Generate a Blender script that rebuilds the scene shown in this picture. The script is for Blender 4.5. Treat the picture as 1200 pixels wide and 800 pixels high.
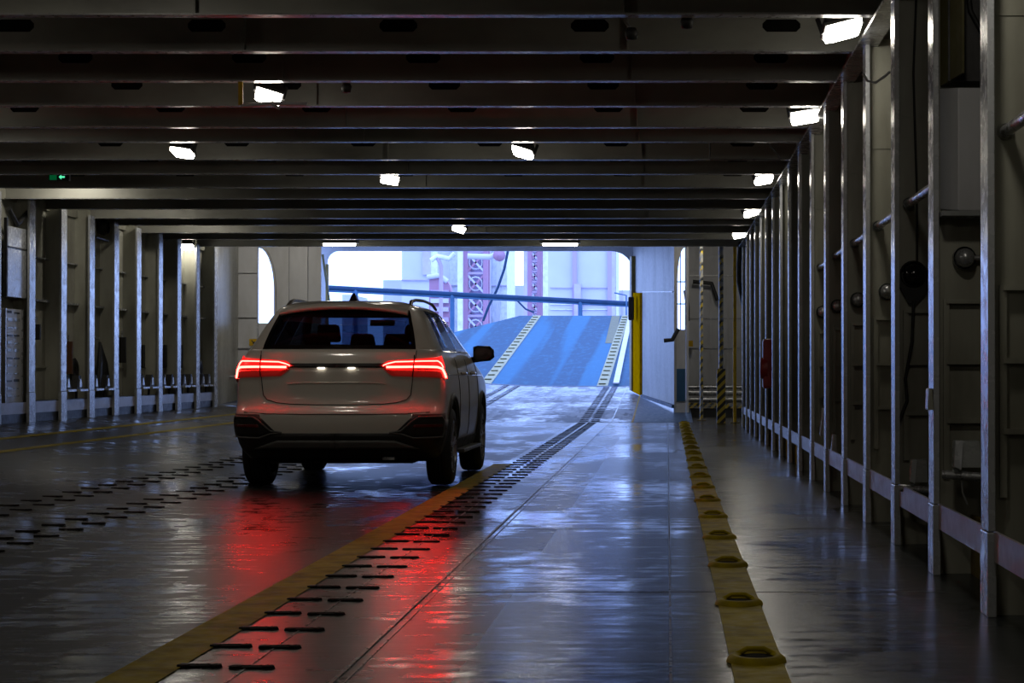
import bpy, bmesh, math, random
from mathutils import Vector, Matrix
random.seed(7)
S = bpy.context.scene
for o in list(bpy.data.objects):
    bpy.data.objects.remove(o)
C = S.collection
PI = math.pi

# ------------------------------------------------------------ camera
F = 2400.0; H = 1.045; VX = 782.0; VY = 432.0
PITCH = math.atan((VY-400)/F)
cd = bpy.data.cameras.new('camera'); cam = bpy.data.objects.new('camera', cd); C.objects.link(cam)
cam.location = (0, 0, H); cam.rotation_euler = (PI/2+PITCH, 0, 0)
cd.sensor_width = 36; cd.lens = 36*F/1200; cd.shift_x = -(VX-600)/1200
cd.clip_start = .1; cd.clip_end = 1500
S.camera = cam
# ------------------------------------------------------------ sky, exposure
w = bpy.data.worlds.new('overcast_sky'); S.world = w; w.use_nodes = True
bg = w.node_tree.nodes['Background']; bg.inputs[0].default_value = (.33, .49, 1.0, 1); bg.inputs[1].default_value = 4.4
S.view_settings.view_transform = 'Standard'; S.view_settings.look = 'None'
S.view_settings.exposure = 0.0; S.view_settings.gamma = 1.0; S.view_settings.use_curve_mapping = False
LAMP = 40.0        # radiance of the ceiling floodlights' glass
TAIL = 80.0         # radiance of the tail-light strips

# ------------------------------------------------------------ helpers
def fz(x):          # the deck rises gently towards the left side of the ship
    return 0.0 if x > -3 else .33*(min(5.5, -3-x)/5.5)**1.5
def at(px, py, Y):
    a = (px-VX)/F; b = (400-py)/F
    d = Vector((a, math.cos(PITCH)-b*math.sin(PITCH), math.sin(PITCH)+b*math.cos(PITCH)))
    return Vector((0, 0, H)) + d*(Y/d.y)
def xat(px, Y): return at(px, 400, Y).x
def zat(py, Y): return at(700, py, Y).z

class MB:
    def __init__(s): s.v = []; s.f = []; s.sm = []
    def add(s, vs, fs, smooth=False):
        n = len(s.v); s.v += [tuple(v) for v in vs]
        for f in fs: s.f.append(tuple(n+i for i in f)); s.sm.append(smooth)
        return s
    def box(s, x0, x1, y0, y1, z0, z1, M=None):
        vs = [Vector((x, y, z)) for z in (z0, z1) for y in (y0, y1) for x in (x0, x1)]
        if M: vs = [M @ v for v in vs]
        return s.add(vs, [(0,2,3,1),(4,5,7,6),(0,1,5,4),(2,6,7,3),(0,4,6,2),(1,3,7,5)])
    def bar(s, p0, p1, wd, th=None, up=(0,0,1)):     # rectangular bar between two points
        p0 = Vector(p0); p1 = Vector(p1); th = th or wd
        d = (p1-p0).normalized(); u = Vector(up)
        a = d.cross(u)
        if a.length < 1e-4: a = d.cross(Vector((1,0,0)))
        a.normalize(); b = d.cross(a).normalized()
        vs = [p+a*(i*wd/2)+b*(j*th/2) for p in (p0,p1) for i,j in ((-1,-1),(1,-1),(1,1),(-1,1))]
        return s.add(vs, [(0,1,2,3),(7,6,5,4),(0,4,5,1),(1,5,6,2),(2,6,7,3),(3,7,4,0)])
    def tube(s, pts, r, n=8, caps=True):
        pts = [Vector(p) for p in pts]; rs = r if isinstance(r, (list,tuple)) else [r]*len(pts)
        rings = []; a = None
        for i,p in enumerate(pts):
            d = (pts[min(i+1,len(pts)-1)]-pts[max(i-1,0)]).normalized()
            if a is None:
                a = d.cross(Vector((0,0,1)))
                if a.length < 1e-3: a = d.cross(Vector((1,0,0)))
            else: a = a - d*a.dot(d)
            a.normalize(); b = d.cross(a)
            rings.append([p+(a*math.cos(2*PI*k/n)+b*math.sin(2*PI*k/n))*rs[i] for k in range(n)])
        vs = [v for R in rings for v in R]; fs = []
        for i in range(len(pts)-1):
            for k in range(n): fs.append((i*n+k, i*n+(k+1)%n, (i+1)*n+(k+1)%n, (i+1)*n+k))
        s.add(vs, fs, True)
        if caps: s.add(rings[0]+rings[-1], [tuple(range(n-1,-1,-1)), tuple(range(n,2*n))])
        return s
    def grid(s, rows, smooth=True, closed=False):
        m = len(rows[0]); vs = [v for r in rows for v in r]; fs = []
        for i in range(len(rows)-1):
            for k in range(m if closed else m-1):
                fs.append((i*m+k, i*m+(k+1)%m, (i+1)*m+(k+1)%m, (i+1)*m+k))
        return s.add(vs, fs, smooth)
    def prism(s, poly, d):                     # poly: planar points, d: extrusion vector
        poly = [Vector(p) for p in poly]; d = Vector(d); n = len(poly)
        return s.add(poly+[p+d for p in poly], [tuple(range(n)), tuple(range(2*n-1,n-1,-1))]+[(i,(i+1)%n,n+(i+1)%n,n+i) for i in range(n)])
    def lathe(s, prof, c, ax, n=32, smooth=True):   # prof: (radius, distance along ax)
        c = Vector(c); ax = Vector(ax).normalized(); a = ax.cross(Vector((0,0,1)))
        if a.length < 1e-3: a = Vector((1,0,0))
        a.normalize(); b = ax.cross(a)
        rows = [[c+ax*h+(a*math.cos(2*PI*k/n)+b*math.sin(2*PI*k/n))*max(r,1e-4) for k in range(n)] for r,h in prof]
        return s.grid(rows, smooth, True)
    def build(s, name, mat, parent=None, origin=None, bevel=0, kind=None, solid=0, fix=True):
        me = bpy.data.meshes.new(name); o0 = Vector(origin) if origin is not None else (Vector(parent.location) if parent is not None and parent.get('_w') else Vector((0,0,0)))
        me.from_pydata([tuple(Vector(v)-o0) for v in s.v], [], s.f)
        me.polygons.foreach_set('use_smooth', s.sm)
        if fix:
            b = bmesh.new(); b.from_mesh(me); bmesh.ops.recalc_face_normals(b, faces=b.faces); b.to_mesh(me); b.free()
        me.materials.append(mat); me.update()
        o = bpy.data.objects.new(name, me); C.objects.link(o)
        if parent is not None: o.parent = parent
        elif origin is not None: o.location = origin
        if bevel:
            m = o.modifiers.new('b', 'BEVEL'); m.width = bevel; m.segments = 2; m.limit_method = 'ANGLE'
        if solid:
            m = o.modifiers.new('s', 'SOLIDIFY'); m.thickness = solid; m.offset = -1
        if kind: o['kind'] = kind
        return o
def tag(o, label, cat, group=None):
    o['label'] = label; o['category'] = cat
    if group: o['group'] = group
    return o
def thing(name, loc, label=None, cat=None, group=None, kind=None):
    o = bpy.data.objects.new(name, None); C.objects.link(o); o.location = loc; o['_w'] = 1
    o.empty_display_size = .2
    if label: tag(o, label, cat, group)
    if kind: o['kind'] = kind
    return o
def copy_tree(o, parent=None, depth=0):
    c = o.copy(); C.objects.link(c); c.parent = parent
    for ch in list(o.children): copy_tree(ch, c)
    return c
def copy_part(o, loc):
    c = copy_tree(o, o.parent); c.location = loc; return c

# ------------------------------------------------------------ materials
def newmat(name):
    m = bpy.data.materials.new(name); m.use_nodes = True
    return m, m.node_tree.nodes, m.node_tree.links, m.node_tree.nodes['Principled BSDF']
def noise(N, L, scale, detail=4, vec=None, coord='Object', rough=.55):
    tc = N.new('ShaderNodeTexCoord'); mp = N.new('ShaderNodeMapping'); L.new(tc.outputs[coord], mp.inputs[0])
    mp.inputs['Scale'].default_value = vec or (1,1,1)
    n = N.new('ShaderNodeTexNoise'); n.inputs['Scale'].default_value = scale; n.inputs['Detail'].default_value = detail; n.inputs['Roughness'].default_value = rough
    L.new(mp.outputs[0], n.inputs['Vector']); return n
def ramp(N, L, src, stops):
    r = N.new('ShaderNodeValToRGB'); L.new(src, r.inputs[0])
    while len(r.color_ramp.elements) < len(stops): r.color_ramp.elements.new(.5)
    for e,(p,c) in zip(r.color_ramp.elements, stops):
        e.position = p; e.color = (c,c,c,1) if isinstance(c,(int,float)) else (*c,1)
    return r.outputs[0]
def mixc(N, L, fac, a, b):
    m = N.new('ShaderNodeMix'); m.data_type = 'RGBA'
    if isinstance(fac,(int,float)): m.inputs[0].default_value = fac
    else: L.new(fac, m.inputs[0])
    for i,v in ((6,a),(7,b)):
        if isinstance(v, tuple): m.inputs[i].default_value = (*v,1)
        else: L.new(v, m.inputs[i])
    return m.outputs[2]
def bump(N, L, src, p, st, dist=.01, prev=None):
    b = N.new('ShaderNodeBump'); b.inputs['Strength'].default_value = st; b.inputs['Distance'].default_value = dist
    L.new(src, b.inputs['Height']); 
    if prev: L.new(prev, b.inputs['Normal'])
    L.new(b.outputs[0], p.inputs['Normal']); return b.outputs[0]
def paint(name, col, rough=.45, dirt=None, amt=.5, scale=3, vec=(1,1,1), metal=0, bmp=.15, spec=.5):
    m,N,L,p = newmat(name); dirt = dirt or tuple(c*.45 for c in col)
    n = noise(N,L,scale,6,vec)
    f = ramp(N,L,n.outputs[0],[(.42,0.0),(.72,amt)])
    L.new(mixc(N,L,f,tuple(col),tuple(dirt)), p.inputs['Base Color'])
    p.inputs['Roughness'].default_value = rough; p.inputs['Metallic'].default_value = metal
    p.inputs['Specular IOR Level'].default_value = spec
    n2 = noise(N,L,14,3)
    L.new(ramp(N,L,n2.outputs[0],[(.3,max(.05,rough-.1)),(.7,min(1,rough+.12))]), p.inputs['Roughness'])
    if bmp: bump(N,L,n.outputs[0],p,bmp,.01)
    return m
def emit(name, col, st, base=(0,0,0)):
    m,N,L,p = newmat(name); p.inputs['Base Color'].default_value = (*base,1)
    p.inputs['Emission Color'].default_value = (*col,1); p.inputs['Emission Strength'].default_value = st
    p.inputs['Roughness'].default_value = .3
    return m
def deck_mat(name, c1, c2, wet=1.0, r0=.05, r1=.29, tracks=0.0, tcol=(.02,.03,.05)):
    m,N,L,p = newmat(name)
    a = noise(N,L,.9,8,(1,.35,1)); b = noise(N,L,7,6,(1,.6,1)); s = noise(N,L,3,5,(1.2,.12,1))
    sc = noise(N,L,5,6,(.5,1.9,1))
    f = ramp(N,L,a.outputs[0],[(.35,0),(.65,1)])
    col = mixc(N,L,f,c1,c2)
    f2 = ramp(N,L,b.outputs[0],[(.5,0),(.75,.55)])
    col = mixc(N,L,f2,col,tuple(x*.35 for x in c1))
    if tracks:
        f3 = ramp(N,L,s.outputs[0],[(.46,0),(.54,tracks)])
        col = mixc(N,L,f3,col,tcol)
    L.new(col,p.inputs['Base Color'])
    # wetness: smooth puddled film against rough dry steel
    mx = N.new('ShaderNodeMath'); mx.operation='ADD'; L.new(a.outputs[0],mx.inputs[0])
    m2 = N.new('ShaderNodeMath'); m2.operation='MULTIPLY'; m2.inputs[1].default_value=.6; L.new(sc.outputs[0],m2.inputs[0]); L.new(m2.outputs[0],mx.inputs[1])
    m3 = N.new('ShaderNodeMath'); m3.operation='MULTIPLY_ADD'; m3.inputs[1].default_value=.4; L.new(b.outputs[0],m3.inputs[0]); L.new(mx.outputs[0],m3.inputs[2])
    L.new(ramp(N,L,m3.outputs[0],[(.84,r0),(1.14,r1)]),p.inputs['Roughness'])
    L.new(ramp(N,L,m3.outputs[0],[(.88,.52*wet),(1.12,.34*wet)]),p.inputs['Specular IOR Level'])
    p.inputs['IOR'].default_value = 1.4
    nb = bump(N,L,b.outputs[0],p,.16,.008)
    g = noise(N,L,34,6,(1,.8,1),rough=.7); nb = bump(N,L,g.outputs[0],p,.28,.002,nb)
    g2 = noise(N,L,4.5,3,(.5,2.0,1)); bump(N,L,g2.outputs[0],p,.22,.010,nb)
    return m
M = {}
M['deck'] = deck_mat('wet_deck_steel', (.036,.037,.035), (.020,.022,.024))
M['deck_left'] = deck_mat('rough_wet_deck_steel', (.036,.037,.035), (.018,.020,.022), wet=.85, r0=.07, r1=.36)
M['deck_walk'] = deck_mat('walkway_paint', (.040,.046,.050), (.026,.031,.034), r0=.09, r1=.26, wet=.8)
M['deck_ramp'] = deck_mat('worn_ramp_steel', (.07,.09,.16), (.34,.38,.50), r0=.2, r1=.5, tracks=.85, tcol=(.025,.035,.075))
M['deck_blue'] = paint('blue_deck_paint', (.035,.08,.16), .4, (.05,.07,.10))
def blue_ramp():
    m,N,L,p = newmat('blue_ramp_paint')
    tr = noise(N,L,1.5,2,(.8,.012,.0)); fn = noise(N,L,6,6,(1,.25,1)); sp = noise(N,L,14,5,(1,.3,1))
    c = mixc(N,L,ramp(N,L,tr.outputs[0],[(.42,0),(.5,1)]),(.004,.085,.175),(.002,.042,.095))
    c = mixc(N,L,ramp(N,L,fn.outputs[0],[(.5,0),(.8,.6)]),c,(.015,.12,.21))
    c = mixc(N,L,ramp(N,L,sp.outputs[0],[(.62,0),(.72,.4)]),c,(.004,.03,.08))
    L.new(c,p.inputs['Base Color']); p.inputs['Roughness'].default_value=.75; p.inputs['Specular IOR Level'].default_value=.2
    bump(N,L,fn.outputs[0],p,.3,.01); return m
M['ramp_blue'] = blue_ramp()
M['yellow_floor'] = paint('worn_yellow_floor_paint', (.44,.33,.002), .55, (.13,.095,.006), .8, 5, bmp=.35, spec=.12)
M['yellow'] = paint('yellow_paint', (.60,.37,.01), .5, (.24,.13,.02), .6, 8, spec=.15)
M['pale_strip'] = paint('pale_strip_paint', (.26,.24,.13), .7, (.16,.14,.06), .7, 6)
M['olive'] = paint('olive_strip_paint', (.10,.09,.03), .7)
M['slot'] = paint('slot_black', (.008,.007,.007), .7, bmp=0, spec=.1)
M['slot_steel'] = paint('slot_steel', (.055,.05,.05), .3, bmp=.1)
M['seam'] = paint('weld_seam', (.11,.11,.115), .3, bmp=.2)
M['cream'] = paint('cream_paint', (.46,.46,.40), .38, (.13,.12,.09), .7, 1.6, (1,1,.35))
M['cream_light'] = paint('pale_wall_paint', (.52,.53,.56), .42, (.20,.19,.18), .6, 1.3, (1,1,.4))
M['jamb'] = paint('jamb_yellow', (.55,.27,.0), .95, (.25,.10,.0), .6, 8, spec=0)
M['pillar'] = paint('pillar_paint', (.36,.36,.36), .5, (.20,.19,.18), .6, 1.3, (1,1,.6))
M['web'] = paint('frame_web_paint', (.37,.37,.31), .4, (.10,.095,.07), .7, 2.2, (1,1,.3))
M['stud'] = paint('frame_flange_paint', (.40,.42,.45), .24, (.26,.26,.26), .4, 5, (1,1,.25), bmp=.03, spec=1.0)
M['beam'] = paint('beam_paint', (.36,.36,.32), .42, (.09,.088,.075), .7, 1.4, (.5,1,1))
M['beam_flange'] = paint('beam_flange_paint', (.30,.30,.29), .3, (.14,.13,.12), .6, 3, spec=.7)
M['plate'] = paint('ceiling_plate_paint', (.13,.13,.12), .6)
M['skirt'] = paint('kick_plate_paint', (.40,.38,.42), .38, (.2,.16,.15), .5, 3)
M['dark'] = paint('dark_steel', (.02,.02,.02), .5)
M['black'] = paint('black_rubber', (.012,.012,.012), .6, bmp=.05)
M['grey'] = paint('grey_box_paint', (.30,.32,.32), .3, (.16,.16,.15), .4, 5)
M['galv'] = paint('galvanised_pipe', (.45,.46,.48), .3, (.2,.19,.18), .5, 8, metal=.6)
M['red'] = paint('red_enamel', (.30,.02,.02), .35, (.14,.015,.015), .5, 6)
M['orange'] = paint('rusty_brown_webbing', (.13,.05,.02), .7)
M['kick_yellow'] = paint('dirty_yellow_base', (.20,.14,.02), .5, (.04,.035,.02), .9, 3)
def hazard(name, period=.16, slant=1.0, yel=(.62,.45,.03), blk=(.012,.012,.012), wear=0.):
    m,N,L,p = newmat(name)
    tc = N.new('ShaderNodeTexCoord'); sx = N.new('ShaderNodeSeparateXYZ'); L.new(tc.outputs['Object'],sx.inputs[0])
    a = N.new('ShaderNodeMath'); a.operation='MULTIPLY_ADD'; a.inputs[1].default_value=-slant; L.new(sx.outputs[0],a.inputs[0]); L.new(sx.outputs[2],a.inputs[2])
    b = N.new('ShaderNodeMath'); b.operation='MULTIPLY_ADD'; b.inputs[1].default_value=slant; L.new(sx.outputs[1],b.inputs[0]); L.new(a.outputs[0],b.inputs[2])
    c = N.new('ShaderNodeMath'); c.operation='DIVIDE'; c.inputs[1].default_value=period; L.new(b.outputs[0],c.inputs[0])
    d = N.new('ShaderNodeMath'); d.operation='FRACT'; L.new(c.outputs[0],d.inputs[0])
    g = N.new('ShaderNodeMath'); g.operation='GREATER_THAN'; g.inputs[1].default_value=.5; L.new(d.outputs[0],g.inputs[0])
    col = mixc(N,L,g.outputs[0],yel,blk)
    if wear:
        n = noise(N,L,9,5); col = mixc(N,L,ramp(N,L,n.outputs[0],[(.45,0),(.55,wear)]),col,(.3,.32,.36))
    L.new(col,p.inputs['Base Color']); p.inputs['Roughness'].default_value=.4
    return m
M['hazard'] = hazard('black_yellow_hazard_paint')
M['hazard_worn'] = hazard('chipped_hazard_paint', .15, 1, (.55,.40,.04), (.02,.025,.03), .8)
def carpaint():
    m,N,L,p = newmat('pearl_white_car_paint')
    n = noise(N,L,2.2,5,(1,1,1)); L.new(mixc(N,L,ramp(N,L,n.outputs[0],[(.4,0),(.8,.35)]),(.70,.67,.60),(.52,.49,.43)),p.inputs['Base Color'])
    p.inputs['Roughness'].default_value=.38; p.inputs['Coat Weight'].default_value=.8; p.inputs['Coat Roughness'].default_value=.06
    return m
M['car'] = carpaint()
M['trim'] = paint('black_plastic_trim', (.018,.018,.018), .5, bmp=.05)
M['gloss'] = paint('gloss_black', (.006,.006,.006), .12, bmp=0)
M['skid'] = paint('silver_skid_plate', (.11,.11,.105), .4, bmp=0)
M['chrome'] = paint('satin_chrome', (.55,.55,.55), .25, metal=.9, bmp=0)
M['alloy'] = paint('alloy_wheel', (.35,.35,.34), .3, metal=.7, bmp=0)
M['tyre'] = paint('tyre_rubber', (.012,.012,.013), .65, bmp=.3)
M['reflector'] = paint('red_reflector', (.12,.006,.004), .3, bmp=0)
M['redglass'] = emit('glowing_red_lens', (1,.012,.010), 1.15, (.10,.0,.0))
M['redglass_dark'] = emit('dim_red_lens', (1,.03,.02), .10, (.12,.02,.02))
M['led'] = emit('red_light_strip', (1,.013,.010), TAIL, (.3,0,0))
M['platelamp'] = emit('plate_lamp_glass', (1,.9,.75), 5)
def glass(name, tint, f0=.06):
    m,N,L,p = newmat(name); N.remove(p)
    out = N['Material Output']; t = N.new('ShaderNodeBsdfTransparent'); t.inputs[0].default_value=(*tint,1)
    g = N.new('ShaderNodeBsdfGlossy'); g.inputs['Roughness'].default_value=.03; g.inputs[0].default_value=(.9,.9,.9,1)
    fw = N.new('ShaderNodeLayerWeight'); fw.inputs[0].default_value=.5
    pw = N.new('ShaderNodeMath'); pw.operation='POWER'; pw.inputs[1].default_value=5; L.new(fw.outputs['Facing'],pw.inputs[0])
    lw = N.new('ShaderNodeMath'); lw.operation='MULTIPLY_ADD'; lw.inputs[1].default_value=.95; lw.inputs[2].default_value=.05; L.new(pw.outputs[0],lw.inputs[0])
    x = N.new('ShaderNodeMixShader'); L.new(lw.outputs[0],x.inputs[0]); L.new(t.outputs[0],x.inputs[1]); L.new(g.outputs[0],x.inputs[2])
    L.new(x.outputs[0],out.inputs[0]); return m
M['privacy'] = glass('privacy_glass', (.028,.045,.07))
M['clear'] = glass('clear_glass', (.6,.66,.7))
M['lamp'] = emit('floodlight_glass', (1.0,.93,.80), LAMP, (.8,.8,.8))
M['tube'] = emit('fluorescent_tube_glass', (1.0,.95,.78), 25, (.8,.8,.8))
M['exit'] = emit('green_sign_face', (.0,.25,.07), .25, (0,.05,.02))
M['exit_arrow'] = emit('green_sign_arrow', (.12,1,.5), 1.0)
M['pale_hull'] = paint('lavender_white_hull', (.50,.50,.60), .6, (.38,.38,.50), .5, .3)
M['pale_block'] = paint('pale_distant_block', (.66,.68,.72), .6)
M['pink'] = paint('hazed_pink_paint', (.36,.27,.40), .6, (.32,.26,.40), .4, .5)  # pink paled towards mauve, outdoor haze mixed into the colour
M['pinkred'] = paint('hazed_red_lattice', (.34,.17,.25), .6, (.24,.16,.28), .5, 1)  # tower red with the outdoor haze mixed into the colour
M['deep_mauve'] = paint('deep_mauve_shaft', (.20,.17,.30), .7, (.30,.26,.40), .5, 2)
M['mauve'] = paint('mauve_machinery', (.40,.34,.48), .6, (.5,.5,.6), .6, 1.5)
M['rail_blue'] = paint('dark_blue_pipe', (.008,.035,.085), .5, spec=.2)
M['rail_pale'] = paint('light_blue_post', (.035,.10,.20), .5, spec=.2)
M['quay'] = paint('quay_concrete', (.35,.36,.38), .8, bmp=0)
M['paper'] = None

# ============================================================ STRUCTURE
# ---- floor: main steel deck, one sheet that rises a little on the left
YS = 39.8; YH = 56.0; SL = .035; YT = 80.0
def rz(x, y): return fz(x)+SL*(y-YS)
def span(a, b, st): 
    n = max(1, int(math.ceil((b-a)/st))); return [a+(b-a)*i/n for i in range(n+1)]
fl = MB(); xs = span(-11,-3,.4)+[-1.8]
fl.grid([[Vector((x,y,fz(x))) for x in xs] for y in span(-11,YS,4)], True)
floor = fl.build('floor', M['deck_left'], kind='structure'); floor['_w']=1
MB().box(-1.8,-.72,-11,YS,-.1,0).build('wheel_track_plate', M['deck'], floor)
fl2 = MB(); fl2.box(-.72,2.7,-11,46.5,-.1,0); 
walk = fl2.build('walkway_plate', M['deck_walk'], floor)
# long weld seams and the raised guide bar
def seam(name, x, y0, y1, wd, ht, mat=M['seam'], par=None):
    return MB().box(x-wd/2,x+wd/2,y0,y1,-.02+fz(x),fz(x)+ht).build(name, mat, par or floor)
seam('guide_bar', -1.115, 2, YS, .014, .006); seam('guide_bar', -1.075, 2, YS, .006, .003)
seam('weld_seam', .012, 2, YS+3, .010, .004); seam('weld_seam', -1.47, 2, YS, .008, .003)
for i,y in enumerate([9.6, 13.4, 19.2, 25.5, 31.8]):
    MB().box(-1.0,1.3,y,y+.012,-.02,.0015).build('weld_seam', M['seam'], floor)
MB().box(-.95,2.3,YS-.02,YS+.03,-.02,.006).build('weld_seam', M['seam'], floor)
# painted lines
def line(x0, x1, y0, y1, mat, name='painted_line', z=.004):
    return MB().grid([[Vector((x,y,fz(x)+z)) for x in (x0,(x0+x1)/2,x1)] for y in span(y0,y1,2)], True).build(name, mat, floor)
line(-1.90,-1.70,4,22.5,M['yellow_floor'])
line(-6.90,-6.78,9,YS,M['yellow_floor']); line(-7.62,-7.50,9,YS,M['yellow_floor'])
line(.225,.412,3,YS+1.5,M['yellow_floor'])
# ---- slotted grip bars across the wheel tracks
def grip_mesh(sc=1.0):
    m = MB(); L_ = .056
    m.box(-L_,L_,-.018,.018,-.01,.007)
    for s in (-1,1): m.lathe([(.0,.010),(.022,.010),(.026,.0)],(s*L_,0,0),(0,0,1),8,False)
    return m
gp = grip_mesh().build('grip_bar', M['slot'], floor); gp.location = (-1.64,7.19,0)
lip = MB().box(-.07,.07,.02,.038,0,.010).build('bar_lip', M['slot_steel'], gp)
def grips(xs_, ys_):
    for y in ys_:
        for x in xs_: copy_part(gp,(x+random.uniform(-.004,.004), y+random.uniform(-.012,.012), fz(x)))
ys_near = [5.63+.52*k for k in range(66)]
for y in ys_near:
    if abs(y-7.19) > .1: copy_part(gp,(-1.64,y,0))
    copy_part(gp,(-1.45,y-.03,0))
grips((-3.80,),[11.0+.52*k for k in range(24)]); grips((-4.0,),[10.75+.52*k for k in range(24)])
grips((-4.55,),[13.4+.52*k for k in range(22)]); grips((-4.74,),[13.2+.52*k for k in range(22)])
st = MB()      # the rest of the rows, far beyond the car
for x in (-3.80,-4.0,-4.55,-4.74):
    for k in range(30):
        y = 24.0+.52*k
        st.box(x-.09,x+.09,y-.03,y+.03,fz(x),fz(x)+.012)
st.build('far_grip_bars', M['slot'], floor, kind='stuff')
# ---- yellow lashing pots in the right-hand yellow strip
pot = MB(); a=.108; b=.14
prof = [(1.0,0),(.95,.014),(.82,.024),(.64,.024),(.56,.010)]
pot.grid([[Vector((a*r*math.cos(2*PI*k/28),b*r*math.sin(2*PI*k/28),h)) for k in range(28)] for r,h in prof], True, True)
po = pot.build('lashing_pot', M['yellow_floor'], floor); po.location=(.318,7.33,.002)
hm = MB(); hm.prism([Vector((a*.62*math.cos(2*PI*k/20),b*.62*math.sin(2*PI*k/20),.0)) for k in range(20)],(0,0,.016))
ho = hm.build('pot_hole_shade', M['slot'], po)  # raised black disc stands in for the shaded hole of the pot
br = MB().tube([(-.07,.055,.016),(-.03,.06,.036),(.03,.06,.036),(.07,.055,.016)],.010,8).build('pot_bridge', M['yellow_floor'], po)
for k in range(-1,19):
    if k: copy_part(po,(.318+random.uniform(-.004,.004),7.33+1.775*k,.002))

# ---- first ramp (inside the bow) and hinge
rp = MB(); xr = span(-10.5,-3,.5)+[-.72]
rp.grid([[Vector((x,y,rz(x,y))) for x in xr] for y in (YS,47,YH)], True)
ramp1 = rp.build('trim_1', M['deck_ramp'], kind='structure'); ramp1['_w']=1; ramp1['label']='worn steel apron plate rising to the blue ramp'
MB().prism([(-.72,YS,0),(.5,YS,0),(.5,46,rz(0,46)),(-.72,YH,rz(0,YH))],(0,0,-.04)).build('blue_apron_plate', M['deck_blue'], ramp1)
MB().grid([[Vector((x,y,rz(x,y)+.006)) for x in (-.70,-.66)] for y in (YS,YH)]).build('painted_line', M['yellow'], ramp1)
for y in (YS+.0,47.8): MB().grid([[Vector((x,yy,rz(x,yy)+.012)) for x in xr] for yy in (y,y+.10)]).build('plate_joint', M['dark'], ramp1)
MB().grid([[Vector((x,yy,rz(x,yy)+.012)) for x in xr] for yy in (YH-.25,YH)]).build('hinge_strip', M['rail_blue'], ramp1)
gr = gp.copy(); gr.name='ramp_grip_bar'; C.objects.link(gr); gr.parent = ramp1; gr.scale=(1.1,1,1); gr.location=(-1.64,YS+.4,rz(0,YS+.4))
def rgrip(x,y):
    c = gr.copy(); C.objects.link(c); c.parent = ramp1; c.location=(x,y,rz(x,y)+.004)
for k in range(30):
    y = YS+.4+.52*k
    if k: rgrip(-1.64,y)
    rgrip(-1.42,y)
    if k%1==0 and k>4:
        rgrip(-4.05,y); rgrip(-4.35,y)
for x in (-1.1,): MB().grid([[Vector((x+d,y,rz(x,y)+.01)) for d in (0,.025)] for y in (YS,YH)]).build('guide_bar', M['seam'], ramp1)
# ---- second ramp, blue, going up and out
ZH = rz(0,YH); SR = (3.12-ZH)/(YT-YH)
def r2(x,y): return Vector((x,y,ZH+SR*(y-YH)))
def r2px(px,py):     # point of the ramp plane seen at a pixel
    lo,hi = YH,YT
    for _ in range(40):
        m=(lo+hi)/2; p=at(px,py,m)
        if p.z < ZH+SR*(m-YH): hi=m
        else: lo=m
    return r2(at(px,py,lo).x, lo)
pb = [r2(-10,YH), r2(-1.0,YH), r2(-1.35,YT), r2(-5.75,YT), r2(-7.5,73), r2(-10,63.5)]
ramp2 = MB().prism(pb,(0,0,-.25)).build('trim_2', M['ramp_blue'], kind='structure'); ramp2['label']='steep blue painted loading ramp'
def r2strip(name, xa, xb, wd, mat, y0=YH, y1=YT, z=.012, par=None):
    q = MB(); 
    q.prism([r2(xa-wd/2,y0)+Vector((0,0,z)), r2(xa+wd/2,y0)+Vector((0,0,z)), r2(xb+wd/2,y1)+Vector((0,0,z)), r2(xb-wd/2,y1)+Vector((0,0,z))],(0,0,-.03))
    return q.build(name, mat, par or ramp2)
r2strip('grip_strip', -5.02,-5.08,.30,M['pale_strip']); r2strip('grip_strip', -1.78,-1.62,.30,M['pale_strip'])
r2strip('grip_strip', -1.92,-2.0,.32,M['olive'],68.5,YT-.2,.010)
r2strip('edge_kerb', -1.40,-1.42,.16,M['skirt'],YH,YT,.10)
bar0=None
for k in range(21):
    y = YH+.5+1.13*k; t=(y-YH)/(YT-YH)
    for xa,xb in ((-5.02,-5.08),(-1.78,-1.62)):
        p = r2(xa+(xb-xa)*t,y)
        if bar0 is None:
            bar0 = MB().box(-.11,.08,-.17,.17,0,.03).build('strip_rung', M['olive'], ramp2); bar0.location = p; 
        else:
            c = bar0.copy(); C.objects.link(c); c.parent=ramp2; c.location=p
# ---- ceiling plate and transverse beams
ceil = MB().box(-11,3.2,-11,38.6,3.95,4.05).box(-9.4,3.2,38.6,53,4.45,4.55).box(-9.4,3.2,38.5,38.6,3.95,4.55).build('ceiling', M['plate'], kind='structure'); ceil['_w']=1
ZB = 3.30
bys = [16,59,93.5,123,148,165,186,203,219,232,244,255,263,272,279.5,288]
BY = [ (ZB-H)*F/(VY-y) for y in bys ]
BYall = [BY[0]-1.5*k for k in range(1,12)]+BY
proto_beam=None
X0,X1 = -8.75,1.40
def web_mesh():
    m = MB(); z0,z1,za,zb = 0,.66,.135,.225
    m.box(X0,X1,-.006,.006,z0,za); m.box(X0,X1,-.006,.006,zb,z1)
    hx=[-.55+1.36*k for k in range(-6,2)]; hw=.135
    edges=[X0]; 
    for h in hx:
        if X0+.2<h<X1-.2: edges += [h-hw,h+hw]
    edges.append(X1)
    for i in range(0,len(edges),2):
        a0,a1=edges[i],edges[i+1]; c=.03
        m.prism([(a0-c if i else a0,-.006,za),(a1+c if i+2<len(edges) else a1,-.006,za),(a1,-.006,za+c),(a1,-.006,zb-c),(a1+c if i+2<len(edges) else a1,-.006,zb),(a0-c if i else a0,-.006,zb),(a0,-.006,zb-c),(a0,-.006,za+c)],(0,.012,0))
    return m
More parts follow.
